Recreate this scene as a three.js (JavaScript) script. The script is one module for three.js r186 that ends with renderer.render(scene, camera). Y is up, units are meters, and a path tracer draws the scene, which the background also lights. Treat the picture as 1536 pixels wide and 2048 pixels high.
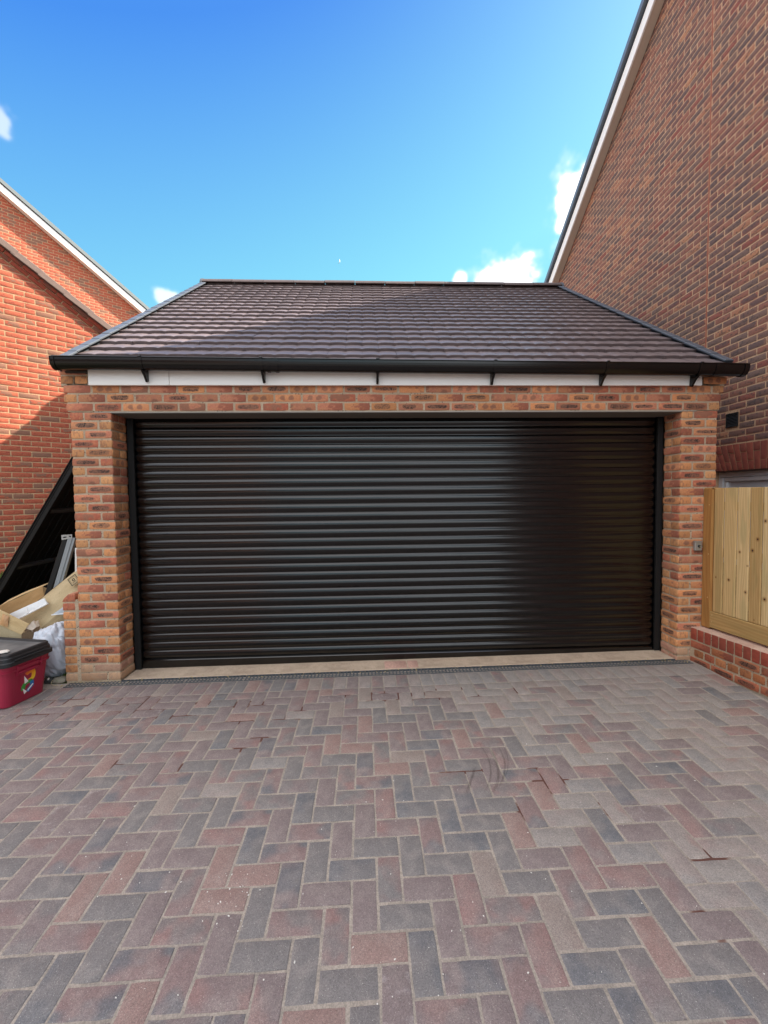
import * as THREE from 'three';

// ---------------------------------------------------------------- camera, renderer, sky, sun
const scene = new THREE.Scene();
const camera = new THREE.PerspectiveCamera(101.76, 768 / 1024, 0.05, 900);
camera.position.set(2.0824, 1.5495, 3.5446);
camera.rotation.set(-0.0418, -0.0434, -0.011, 'YXZ');
camera.updateMatrixWorld(true);
const renderer = new THREE.WebGLRenderer({ antialias: true });
renderer.setSize(768, 1024);
renderer.toneMapping = THREE.LinearToneMapping;
const EXPOSURE = 2.85;
renderer.toneMappingExposure = EXPOSURE;
renderer.shadowMap.enabled = true;

// ---- noise
function mulberry(a) { return () => { a |= 0; a = a + 0x6D2B79F5 | 0; let t = Math.imul(a ^ a >>> 15, 1 | a); t = t + Math.imul(t ^ t >>> 7, 61 | t) ^ t; return ((t ^ t >>> 14) >>> 0) / 4294967296; }; }
const rnd = mulberry(20240611);
const rr = (a, b) => a + (b - a) * rnd();
function hash3(x, y, s) { let h = Math.imul(x, 374761393) + Math.imul(y, 668265263) + Math.imul(s, 1274126177) | 0; h = Math.imul(h ^ h >>> 13, 1274126177); h ^= h >>> 16; return (h >>> 0) / 4294967296; }
function vn(x, y, s = 0) {
  const xi = Math.floor(x), yi = Math.floor(y); let fx = x - xi, fy = y - yi;
  fx = fx * fx * (3 - 2 * fx); fy = fy * fy * (3 - 2 * fy);
  const a = hash3(xi, yi, s), b = hash3(xi + 1, yi, s), c = hash3(xi, yi + 1, s), d = hash3(xi + 1, yi + 1, s);
  return a + (b - a) * fx + (c - a) * fy + (a - b - c + d) * fx * fy;
}
function fbm(x, y, s = 0, o = 4) { let v = 0, a = 0.5, n = 0; for (let i = 0; i < o; i++) { v += a * vn(x, y, s + i * 17); n += a; a *= 0.5; x *= 2.03; y *= 2.03; } return v / n; }
const clamp = (v, a = 0, b = 1) => Math.min(b, Math.max(a, v));
const sstep = (a, b, v) => { const t = clamp((v - a) / (b - a)); return t * t * (3 - 2 * t); };
const mix3 = (a, b, t) => [a[0] + (b[0] - a[0]) * t, a[1] + (b[1] - a[1]) * t, a[2] + (b[2] - a[2]) * t];
const lin = c => { c /= 255; return c <= 0.04045 ? c / 12.92 : Math.pow((c + 0.055) / 1.055, 2.4); };

// ---- sky: clear summer blue, paler towards the horizon and the sun, a few cumulus clouds in view, an added fill field of cloud out of view
const SUN = new THREE.Vector3(0.683, 0.704, -0.196).normalize();
function cloudBlob(az, el, c) {        // c: [az, el, half width, half height, seed, strength]
  const dx = (az - c[0]) / c[2], dy = (el - c[1]) / c[3];
  const n = fbm(az * 0.7 + c[4], el * 0.9, c[4], 5) - 0.5, q = Math.pow(Math.pow(Math.abs(dx), 2.6) + Math.pow(Math.abs(dy), 2.6), 1 / 2.6);
  return (0.75 * sstep(0.0, 0.2, 1 - q + n * 0.75) + 0.25 * sstep(-0.25, 0.3, 1 - q + n * 1.1)) * c[5];
}
const CLOUDS = [[18.9, 24.7, 4.2, 3.5, 11, 1], [27.2, 30.9, 2.9, 3.7, 23, 1], [12.9, 26.0, 1.0, 1.2, 37, 0.9], [-39.6, 33.2, 1.7, 1.1, 41, 0.42], [-24.4, 22.6, 1.3, 0.9, 53, 0.6]];
const FILL_CLOUD_LO = 0.40, FILL_CLOUD_L = 2.4, SKY_K = 1.0;
function skyAt(d) {
  const el = Math.asin(clamp(d.y, -1, 1)) * 57.2958, az = Math.atan2(d.x, -d.z) * 57.2958;
  const gam = Math.acos(clamp(d.dot(SUN), -1, 1)) * 57.2958;
  const e = Math.max(el, 0);
  let t = clamp(0.87 - 0.045 * (e - 27) + 0.015 * (60 - gam), 0, 1.0);
  const deep = [lin(70), lin(146), lin(242)], cyan = [lin(146), lin(234), lin(255)], pale = [lin(215), lin(238), lin(255)];
  let c = mix3(deep, cyan, t);
  c = mix3(c, pale, sstep(20, 0, e) * 0.85);
  const glow = Math.exp(-gam / 9) * 3.0 + Math.exp(-gam / 28) * 0.12;
  c = [c[0] * SKY_K + glow, c[1] * SKY_K + glow, c[2] * SKY_K + glow];
  let cl = 0, fillField = 0, dens = 0;
  if (el > 0) {
    for (const k of CLOUDS) { let da = az - k[0]; if (Math.abs(da) < k[2] * 2 && Math.abs(el - k[1]) < k[3] * 2.2) cl = Math.max(cl, cloudBlob(az, el, k)); }
    // added bright broken cloud, kept outside the frame, to fill the shade with light
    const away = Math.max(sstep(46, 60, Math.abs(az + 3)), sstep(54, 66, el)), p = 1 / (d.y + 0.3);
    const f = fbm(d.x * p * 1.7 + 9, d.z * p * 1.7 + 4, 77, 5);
    fillField = away * sstep(FILL_CLOUD_LO, FILL_CLOUD_LO + 0.14, f) * sstep(1, 7, el); dens = sstep(FILL_CLOUD_LO + 0.05, 0.75, f);
  }
  const white = 1.35 + 0.9 * Math.exp(-gam / 40);
  c = mix3(c, [white, white * 1.0, white * 1.01], cl);
  const fw = FILL_CLOUD_L * (1.12 - 0.3 * dens); c = mix3(c, [fw, fw, fw * 1.03], fillField);
  if (el < 0) c = [0.3, 0.32, 0.33];
  return c;
}
{
  const W = 2048, H = 1024, data = new Float32Array(W * H * 4), d = new THREE.Vector3();
  for (let j = 0; j < H; j++) {
    const el = ((j + 0.5) / H - 0.5) * Math.PI;
    for (let i = 0; i < W; i++) {
      const a = ((i + 0.5) / W - 0.5) * 2 * Math.PI;       // atan2(z, x)
      d.set(Math.cos(el) * Math.cos(a), Math.sin(el), Math.cos(el) * Math.sin(a));
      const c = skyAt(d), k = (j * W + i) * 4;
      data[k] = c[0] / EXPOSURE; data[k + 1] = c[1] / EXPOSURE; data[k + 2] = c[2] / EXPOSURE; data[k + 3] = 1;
    }
  }
  const sky = new THREE.DataTexture(data, W, H, THREE.RGBAFormat, THREE.FloatType);
  sky.mapping = THREE.EquirectangularReflectionMapping; sky.magFilter = THREE.LinearFilter; sky.minFilter = THREE.LinearFilter;
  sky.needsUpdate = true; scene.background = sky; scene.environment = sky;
}
const sun = new THREE.DirectionalLight(0xfff1de, 5.0);
sun.position.copy(SUN).multiplyScalar(40); sun.target.position.set(0, 0, 0);
sun.castShadow = true; sun.shadow.mapSize.set(4096, 4096);
Object.assign(sun.shadow.camera, { left: -16, right: 16, top: 16, bottom: -16, near: 1, far: 90 });
scene.add(sun, sun.target);

// ---------------------------------------------------------------- naming helpers
const taken = new Map();
function numbered(name) { const n = taken.get(name) || 0; taken.set(name, n + 1); return n ? `${name}_${String(n).padStart(3, '0')}` : name; }
function tag(o, label, category, group, kind) { o.userData = {}; if (label) o.userData.label = label; if (category) o.userData.category = category; if (group) o.userData.group = group; if (kind) o.userData.kind = kind; return o; }
function thing(name, label, category, pos = [0, 0, 0], turn = 0, group) {
  const o = new THREE.Group(); o.name = numbered(name); o.position.set(...pos); o.rotation.y = turn; scene.add(o);
  tag(o, label, category, group); o.updateMatrixWorld(true); return o;
}
function mesh(name, geo, mat, parent) {
  const m = new THREE.Mesh(geo, mat); m.name = parent ? name : numbered(name); m.castShadow = m.receiveShadow = true; (parent || scene).add(m); return m;
}

// ---------------------------------------------------------------- textures and materials
function dataTex(W, H, fn, srgb = true, rep = true) {
  const d = new Uint8Array(W * H * 4);
  for (let j = 0; j < H; j++) for (let i = 0; i < W; i++) { const c = fn(i, j), k = (j * W + i) * 4; d[k] = clamp(c[0], 0, 255); d[k + 1] = clamp(c[1], 0, 255); d[k + 2] = clamp(c[2], 0, 255); d[k + 3] = c.length > 3 ? clamp(c[3], 0, 255) : 255; }
  const t = new THREE.DataTexture(d, W, H, THREE.RGBAFormat); t.magFilter = THREE.LinearFilter; t.minFilter = THREE.LinearMipmapLinearFilter; t.generateMipmaps = true;
  if (srgb) t.colorSpace = THREE.SRGBColorSpace; if (rep) t.wrapS = t.wrapT = THREE.RepeatWrapping; t.needsUpdate = true; return t;
}
function std(hex, rough = 0.8, extra = {}) { return new THREE.MeshStandardMaterial({ color: hex, roughness: rough, ...extra }); }
// an atlas of cells; paint(cell, u, v) -> [r, g, b, height 0..1]
function atlas(cols, rows, cw, ch, paint, gain = 1, sat = 1) {
  const W = cols * cw, H = rows * ch, hgt = new Float32Array(W * H);
  const map = dataTex(W, H, (i, j) => { const cell = Math.floor(j / ch) * cols + Math.floor(i / cw), r = paint(cell, (i % cw + 0.5) / cw, (j % ch + 0.5) / ch); hgt[j * W + i] = r[3]; const l = 0.3 * r[0] + 0.55 * r[1] + 0.15 * r[2]; return [0, 1, 2].map(k => gain * (l + (r[k] - l) * sat)); }, true, false);
  const bump = dataTex(W, H, (i, j) => { const h = hgt[j * W + i] * 255; return [h, h, h]; }, false, false);
  const rect = c => { const x = c % cols, y = Math.floor(c / cols), px = 1.2 / cw, py = 1.2 / ch; return [(x + px) / cols, (y + py) / rows, (x + 1 - px) / cols, (y + 1 - py) / rows]; };
  return { map, bump, rect };
}
// seamless-enough noise maps, uv in metres
function grainTex(size, c1, c2, scale, seed, speck = 0) {
  return dataTex(size, size, (i, j) => {
    const n = fbm(i / size * scale, j / size * scale, seed, 5), s = hash3(i, j, seed + 3);
    let c = mix3(c1, c2, clamp(n * 1.6 - 0.3)); const k = 1 + (s - 0.5) * 0.16; c = [c[0] * k, c[1] * k, c[2] * k];
    if (speck && hash3(i >> 1, j >> 1, seed + 9) > 1 - speck) c = c.map(v => v * 0.6); return c;
  });
}
function grainBump(size, scale, seed) { return dataTex(size, size, (i, j) => { const h = 255 * (0.6 * fbm(i / size * scale, j / size * scale, seed, 4) + 0.4 * hash3(i, j, seed)); return [h, h, h]; }, false); }

// garage brick: cream/orange multi stock with kiss-marked dark faces
const A_G = atlas(8, 8, 128, 48, (cell, u, v) => {
  const S = cell * 31 + 5, x = u * 5.4, y = v * 2, q = hash3(cell, 3, 8), q2 = hash3(cell, 5, 9);
  const orange = [201, 126, 72], buff = [205, 143, 88], red = [170, 86, 62], brown = [141, 92, 70], pink = [188, 116, 86];
  const n = fbm(x * 2, y * 2, S, 4), n2 = fbm(x * 7, y * 7, S + 40, 3), sp = vn(x * 13, y * 9, S + 70);
  const dark = clamp((fbm(x * 1.1, y * 1.4, S + 91, 2) - 0.35) * 3);
  let base;
  const header = cell >= 40;
  if (!header) base = q < 0.22 ? red : q < 0.62 ? mix3(pink, red, q2 * 0.6) : mix3(orange, pink, q2 * 0.7);
  else base = q < 0.55 ? mix3(orange, buff, q2) : q < 0.82 ? red : mix3(pink, brown, 0.5);
  let c = mix3(base, mix3(base, buff, 0.7), clamp(n * 1.5 - 0.5)); let h = 0.5 + (n2 - 0.5) * 0.5;
  if (!header) {
    const typ = cell % 8, str = 0.5 + 0.5 * hash3(cell, 9, 7);
    if (typ < 5) {                                     // dark kiss mark inside a lighter rim
      const ex = Math.abs(u - 0.5 - (q2 - 0.5) * 0.12) / (0.26 + 0.17 * hash3(cell, 7, 7)), ey = Math.abs(v - 0.5 - (q - 0.5) * 0.1) / (0.2 + 0.14 * hash3(cell, 8, 7)), ins = 1 - Math.pow(Math.pow(ex, 4) + Math.pow(ey, 3), 0.4) + (n - 0.5) * 0.5;
      const k = sstep(-0.02, 0.22, ins); c = mix3(c, mix3(brown, [108, 82, 70], q2), k * 0.75 * str);
      const spk = sstep(0.47, 0.6, sp * 0.65 + n2 * 0.35) * k * (0.45 + dark) * str; c = mix3(c, [40, 35, 35], clamp(spk)); h -= spk * 0.3;
    } else if (typ === 5) c = mix3(c, brown, sstep(0.45, 0.62, fbm(x * 0.8, y * 0.8, S + 55, 3)) * 0.8);
    else if (typ === 6) { for (const cx of [0.3, 0.62]) { const dd = Math.hypot((u - cx) * 4.5, (v - 0.5) * 1.7); c = mix3(c, brown, sstep(0.62, 0.35, dd + (n - 0.5) * 0.4) * 0.8); } }
    else c = mix3(c, mix3(red, brown, 0.4), sstep(0.45, 0.6, n * 0.5 + u * 0.5));
  } else if (header) { c = mix3(c, brown, sstep(0.55, 0.75, fbm(x * 1.3, y * 1.3, S + 13, 3)) * 0.5); if (n2 > 0.72) c = mix3(c, [80, 62, 54], 0.5); }
  const edge = Math.min(u * 4.4, (1 - u) * 4.4, v, 1 - v); c = mix3(c, [196, 166, 136], sstep(0.10, 0.0, edge + (n2 - 0.5) * 0.12) * 0.4);
  if (cell >= 58) c = mix3(c, [176, 152, 130], 0.55 + 0.3 * (n - 0.5));
  const m = (0.9 + n2 * 0.18) * (0.88 + 0.2 * hash3(cell, 77, 1)); return [c[0] * m, c[1] * m, c[2] * m, clamp(h)];
}, 1.07, 0.84);
// left house: smooth red-orange brick with grey-olive streaked ones
const A_L = atlas(8, 4, 128, 40, (cell, u, v) => {
  const S = cell * 37 + 600, x = u * 5.4, y = v * 2, q = hash3(cell, 13, 8);
  const n = fbm(x * 1.3, y * 3.2, S, 4), n2 = fbm(x * 9, y * 9, S + 3, 2);
  const red = [190, 84, 58], orange = [198, 102, 68], dull = [140, 104, 84], deep = [164, 66, 52];
  let c = mix3(red, orange, clamp(n * 2 - 0.5)); c = mix3(c, deep, sstep(0.55, 0.75, fbm(x * 2, y * 5, S + 8, 3)) * 0.7);
  if (q < 0.16) c = mix3(c, dull, 0.78); else if (q < 0.42) c = mix3(c, dull, sstep(0.5, 0.62, fbm(x * 0.7 + 3, y * 0.9, S + 21, 2)) * 0.75);
  const m = 0.9 + n2 * 0.2; return [c[0] * m, c[1] * m, c[2] * m, 0.4 + (n2 - 0.5) * 0.5 + (n - 0.5) * 0.4];
}, 0.97, 0.86);
// right house: dragged brown, purple and rust brick
const A_R = atlas(8, 5, 128, 40, (cell, u, v) => {
  const S = cell * 41 + 1200, x = u * 5.4, y = v * 2, q = hash3(cell, 23, 8), q2 = hash3(cell, 27, 3);
  const n = fbm(x * 1.6, y * 1.8, S, 4), n2 = fbm(x * 8, y * 10, S + 3, 3);
  const rust = [158, 88, 66], brown = [136, 92, 74], purple = [86, 68, 70], orange = [186, 116, 74], red = [150, 66, 52];
  let c = q < 0.5 ? mix3(brown, rust, q2) : q < 0.75 ? mix3(rust, red, q2 * 0.8) : mix3(brown, [120, 88, 76], q2);
  if (cell >= 32) c = mix3(orange, rust, q2 * 0.5);
  const inner = 1 - Math.pow(Math.pow(Math.abs(u - 0.5) / 0.46, 5) + Math.pow(Math.abs(v - 0.5) / 0.42, 4), 0.4);
  if (q2 < 0.55 && cell < 32) c = mix3(c, purple, sstep(0.0, 0.3, inner + (n - 0.5) * 0.9) * (0.3 + 0.35 * hash3(cell, 2, 2)));
  c = mix3(c, [74, 60, 58], sstep(0.55, 0.72, n) * 0.55); if (n2 > 0.68) c = mix3(c, [70, 58, 58], 0.35);
  const m = 0.9 + n2 * 0.2; return [c[0] * m, c[1] * m, c[2] * m, 0.4 + (n2 - 0.5) * 0.8];
}, 1.04, 0.72);
// block pavers: charcoal, brindle and red concrete
const A_P = atlas(4, 8, 256, 128, (cell, u, v) => {
  const S = cell * 43 + 2400, x = u * 4, y = v * 2, q = hash3(cell, 33, 8), q2 = hash3(cell, 37, 3);
  const n = fbm(x * 1.2 + v, y * 1.2, S, 4), grit = hash3(Math.floor(u * 230), Math.floor(v * 115), S), n2 = fbm(x * 14, y * 14, S + 3, 2);
  const grey = [114, 109, 107], blue = [97, 99, 104], plum = [124, 106, 104], red = [142, 103, 97], rust = [152, 112, 100], buff = [146, 126, 113];
  const tones = [grey, plum, plum, blue, mix3(plum, red, 0.5), grey, plum, red];
  const a = tones[cell % 8], b = tones[Math.floor(q * 8) % 8];
  let c = mix3(a, b, sstep(0.35, 0.65, fbm(x * 0.5, y * 0.5, S + 61, 3)) * 0.8);
  if (cell === 13 || cell === 22) c = mix3(c, rust, 0.8); if (cell === 21) c = mix3(c, buff, 0.8);
  c = mix3(c, [160, 148, 136], clamp(n * 1.4 - 0.55) * 0.55);              // dried sand left on the face
  c = mix3(c, [126, 113, 111], 0.12); if (cell >= 26) c = mix3(c, [164, 151, 139], 0.36 + 0.2 * n);
  if (cell === 14) c = mix3(c, [190, 186, 184], sstep(0.5, 0.85, fbm(x * 2.2 + 3, y * 1.1, S + 77, 4)) * 0.35);
  const k = 0.86 + grit * 0.2 + (n2 - 0.5) * 0.22; c = c.map(w => w * k); if (grit > 0.992) c = [205, 200, 192]; else if (grit < 0.02) c = c.map(w => w * 0.6);
  return [c[0], c[1], c[2], clamp(0.35 + n2 * 0.35 + grit * 0.35)];
}, 1.07, 0.72);
const brickMat = (A, tint, bump = 0.003, rough = 0.9) => new THREE.MeshStandardMaterial({ map: A.map, bumpMap: A.bump, bumpScale: bump, roughness: rough, color: tint });
const MG = brickMat(A_G, 0xffffff), ML = brickMat(A_L, 0xffffff), MR = brickMat(A_R, 0xffffff), MP = brickMat(A_P, 0xffffff, 0.002, 0.82);
const mortarTex = grainTex(256, [222, 208, 188], [198, 182, 162], 10, 301, 0.02), mortarBump = grainBump(256, 24, 302);
const mortarMat = (tint) => new THREE.MeshStandardMaterial({ map: mortarTex, bumpMap: mortarBump, bumpScale: 0.004, roughness: 0.95, color: tint });
const M_mortG = mortarMat(0xdcd3c8), M_mortL = mortarMat(0xe6ceb4), M_mortR = mortarMat(0xe8cdb8);
const M_white = std(0xfbf9f5, 0.35), M_black = new THREE.MeshStandardMaterial({ color: 0x070708, roughness: 0.24 });

// ---------------------------------------------------------------- geometry helpers
class Bag {
  constructor() { this.p = []; this.n = []; this.u = []; this.i = []; }
  add(g, m) {
    const P = g.attributes.position, N = g.attributes.normal, U = g.attributes.uv, base = this.p.length / 3, v = new THREE.Vector3(), nm = new THREE.Matrix3().getNormalMatrix(m);
    for (let k = 0; k < P.count; k++) { v.fromBufferAttribute(P, k).applyMatrix4(m); this.p.push(v.x, v.y, v.z); v.fromBufferAttribute(N, k).applyMatrix3(nm).normalize(); this.n.push(v.x, v.y, v.z); this.u.push(U ? U.getX(k) : 0, U ? U.getY(k) : 0); }
    if (g.index) for (let k = 0; k < g.index.count; k++) this.i.push(base + g.index.getX(k)); else for (let k = 0; k < P.count; k++) this.i.push(base + k);
    return this;
  }
  get empty() { return !this.p.length; }
  geo() { return mk(this.p, this.n, this.u, this.i); }
}
function mk(p, n, u, i) { const g = new THREE.BufferGeometry(); g.setAttribute('position', new THREE.Float32BufferAttribute(p, 3)); g.setAttribute('normal', new THREE.Float32BufferAttribute(n, 3)); g.setAttribute('uv', new THREE.Float32BufferAttribute(u, 2)); g.setIndex(i); return g; }
const T = (x, y, z, rx = 0, ry = 0, rz = 0) => new THREE.Matrix4().compose(new THREE.Vector3(x, y, z), new THREE.Quaternion().setFromEuler(new THREE.Euler(rx, ry, rz, 'YXZ')), new THREE.Vector3(1, 1, 1));
// a box with chamfered edges, uv in metres
function cbox(w, h, d, c = 0.003) {
  const x = w / 2, y = h / 2, z = d / 2; c = Math.min(c, x * 0.8, y * 0.8, z * 0.8);
  const p = [], n = [], u = [], idx = [];
  const quad = (a, b, cc, e) => { const N = new THREE.Vector3().subVectors(b, a).cross(new THREE.Vector3().subVectors(e, a)).normalize(), k = p.length / 3; for (const q of [a, b, cc, e]) { p.push(q.x, q.y, q.z); n.push(N.x, N.y, N.z); const ax = Math.abs(N.x), ay = Math.abs(N.y), az = Math.abs(N.z); if (az >= ax && az >= ay) u.push(q.x, q.y); else if (ax >= ay) u.push(q.z, q.y); else u.push(q.x, q.z); } idx.push(k, k + 1, k + 2, k, k + 2, k + 3); };
  const V = (a, b, e) => new THREE.Vector3(a, b, e);
  for (const s of [1, -1]) {
    const f = (a, b, e, g) => s > 0 ? quad(a, b, e, g) : quad(g, e, b, a);
    f(V(-x + c, -y + c, s * z), V(x - c, -y + c, s * z), V(x - c, y - c, s * z), V(-x + c, y - c, s * z));
    f(V(s * x, -y + c, z - c), V(s * x, -y + c, -z + c), V(s * x, y - c, -z + c), V(s * x, y - c, z - c));
    f(V(-x + c, s * y, z - c), V(x - c, s * y, z - c), V(x - c, s * y, -z + c), V(-x + c, s * y, -z + c));
    for (const t of [1, -1]) {
      const g = (a, b, e, h2) => s * t > 0 ? quad(a, b, e, h2) : quad(h2, e, b, a);
      g(V(s * x, -y + c, t * (z - c)), V(s * x, y - c, t * (z - c)), V(s * (x - c), y - c, t * z), V(s * (x - c), -y + c, t * z));
      g(V(-x + c, s * y, t * (z - c)), V(-x + c, s * (y - c), t * z), V(x - c, s * (y - c), t * z), V(x - c, s * y, t * (z - c)));
      g(V(s * (x - c), t * y, -z + c), V(s * (x - c), t * y, z - c), V(s * x, t * (y - c), z - c), V(s * x, t * (y - c), -z + c));
    }
  }
  return mk(p, n, u, idx);
}
function box2(x0, x1, y0, y1, z0, z1, c = 0.003) { const g = cbox(x1 - x0, y1 - y0, z1 - z0, c); g.translate((x0 + x1) / 2, (y0 + y1) / 2, (z0 + z1) / 2); return g; }
function bar(a, b, w, t, c = 0.002, up = new THREE.Vector3(0, 0, 1)) {   // rectangular bar from a to b, width w across 'up', thickness t along it
  const A = new THREE.Vector3(...a), B = new THREE.Vector3(...b), d = B.clone().sub(A), L = d.length(); d.normalize();
  const z = up.clone().sub(d.clone().multiplyScalar(up.dot(d))).normalize(), x = d.clone().cross(z).normalize();
  const g = cbox(w, L, t, c); g.applyMatrix4(new THREE.Matrix4().makeBasis(x, d, z).setPosition(A.clone().add(B).multiplyScalar(0.5))); return g;
}
// a brick, tile or paver: front face on z = 0, body to z = -d; uneven arris
function brickGeo(w, h, d, rect, seed, bev = 0.004, jit = 0.002, nx = 4, ny = 2) {
  const R = mulberry(seed * 7919 + 13), out = [];
  const push = (x, y, corner) => out.push([x, y, corner]);
  for (let i = 0; i < nx; i++) push(-w / 2 + w * i / nx, -h / 2, i === 0);
  for (let i = 0; i < ny; i++) push(w / 2, -h / 2 + h * i / ny, i === 0);
  for (let i = 0; i < nx; i++) push(w / 2 - w * i / nx, h / 2, i === 0);
  for (let i = 0; i < ny; i++) push(-w / 2, h / 2 - h * i / ny, i === 0);
  const pts = out.map(([x, y, c]) => { const j = R() * jit + (c ? bev * 0.45 : 0), k = R() * jit + (c ? bev * 0.45 : 0); return [x - Math.sign(x) * (Math.abs(Math.abs(x) - w / 2) < 1e-6 ? j : 0), y - Math.sign(y) * (Math.abs(Math.abs(y) - h / 2) < 1e-6 ? k : 0)]; });
  return ring(pts, d, bev, rect, [-w / 2, -h / 2, w, h], jit, R);
}
function ring(pts, d, bev, rect, full, jit = 0, R = () => 0.5) {
  const N = pts.length, p = [], n = [], u = [], idx = [];
  let cx = 0, cy = 0; for (const q of pts) { cx += q[0] / N; cy += q[1] / N; }
  const uv = (x, y) => u.push(rect[0] + clamp((x - full[0]) / full[2]) * (rect[2] - rect[0]), rect[1] + clamp((y - full[1]) / full[3]) * (rect[3] - rect[1]));
  const nrm = pts.map((q, k) => { const a = pts[(k + N - 1) % N], b = pts[(k + 1) % N]; let x = b[1] - a[1], y = a[0] - b[0]; const l = Math.hypot(x, y) || 1; return [x / l, y / l]; });
  p.push(cx, cy, 0); n.push(0, 0, 1); uv(cx, cy);
  pts.forEach((q, k) => { const x = q[0] - nrm[k][0] * bev, y = q[1] - nrm[k][1] * bev; p.push(x, y, -jit * 0.3 * R()); n.push(nrm[k][0] * 0.2, nrm[k][1] * 0.2, 0.97); uv(x, y); });
  pts.forEach((q, k) => { p.push(q[0], q[1], -bev); n.push(nrm[k][0] * 0.8, nrm[k][1] * 0.8, 0.6); uv(q[0], q[1]); });
  pts.forEach((q, k) => { p.push(q[0], q[1], -bev); n.push(nrm[k][0], nrm[k][1], 0); uv(q[0], q[1]); });
  pts.forEach((q, k) => { p.push(q[0], q[1], -d); n.push(nrm[k][0], nrm[k][1], 0); uv(q[0], q[1]); });
  for (let k = 0; k < N; k++) {
    const a = 1 + k, b = 1 + (k + 1) % N; idx.push(0, a, b, a, a + N, b + N, a, b + N, b, a + 2 * N, a + 3 * N, b + 3 * N, a + 2 * N, b + 3 * N, b + 2 * N);
  }
  return mk(p, n, u, idx);
}
function clipPoly(poly, a, b) {        // keep y <= a + b x
  const out = [], f = q => a + b * q[0] - q[1];
  for (let k = 0; k < poly.length; k++) { const P = poly[k], Q = poly[(k + 1) % poly.length], fp = f(P), fq = f(Q); if (fp >= 0) out.push(P); if ((fp >= 0) !== (fq >= 0)) { const t = fp / (fp - fq); out.push([P[0] + (Q[0] - P[0]) * t, P[1] + (Q[1] - P[1]) * t]); } }
  return out;
}
const cache = new Map();
function brickOf(kind, w, h, d, A, cell, o = {}) {
  const key = [kind, w.toFixed(3), h.toFixed(3), d.toFixed(3), cell].join();
  if (!cache.has(key)) cache.set(key, brickGeo(w, h, d, A.rect(cell), cache.size + 1, o.bev ?? 0.004, o.jit ?? 0.002, o.nx ?? 4, o.ny ?? 2));
  return cache.get(key);
}
// put pieces down: the `most` that show largest as meshes of their own, the rest joined
const vp = new THREE.Matrix4().multiplyMatrices(camera.projectionMatrix, camera.matrixWorldInverse);
function lay(parent, list, mat, most, name, seen = () => true) {
  parent.updateMatrixWorld(true);
  const v = new THREE.Vector3(), M = new THREE.Matrix4();
  for (const e of list) {
    if (!e.g.boundingBox) e.g.computeBoundingBox();
    const b = e.g.boundingBox; M.multiplyMatrices(parent.matrixWorld, e.m); let x0 = 9, x1 = -9, y0 = 9, y1 = -9, back = false;
    for (const [x, y] of [[b.min.x, b.min.y], [b.max.x, b.min.y], [b.min.x, b.max.y], [b.max.x, b.max.y]]) {
      v.set(x, y, b.max.z).applyMatrix4(M); if (v.clone().applyMatrix4(camera.matrixWorldInverse).z > -0.1) { back = true; break; }
      v.applyMatrix4(vp); x0 = Math.min(x0, v.x); x1 = Math.max(x1, v.x); y0 = Math.min(y0, v.y); y1 = Math.max(y1, v.y);
    }
    const px = ((x0 + x1) / 2 + 1) * 768, py = (1 - (y0 + y1) / 2) * 1024;
    e.size = back || x1 < -1 || x0 > 1 || y1 < -1 || y0 > 1 || !seen(px, py) ? 0 : (x1 - x0) * (y1 - y0);
  }
  const sorted = list.slice().sort((a, b) => b.size - a.size), rest = new Bag();
  sorted.forEach((e, k) => {
    if (k < most && e.size > 0) { const m = mesh(k ? `${name}_${String(k).padStart(3, '0')}` : name, e.g, mat, parent); e.m.decompose(m.position, m.quaternion, m.scale); }
    else rest.add(e.g, e.m);
  });
  if (!rest.empty) { const m = mesh(({ brick: "brickwork", paver: "paving", tile: "tilework" })[name] || name, rest.geo(), mat, parent); m.userData = { kind: 'stuff' }; }
}
const jr = a => rr(-a, a);

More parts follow.
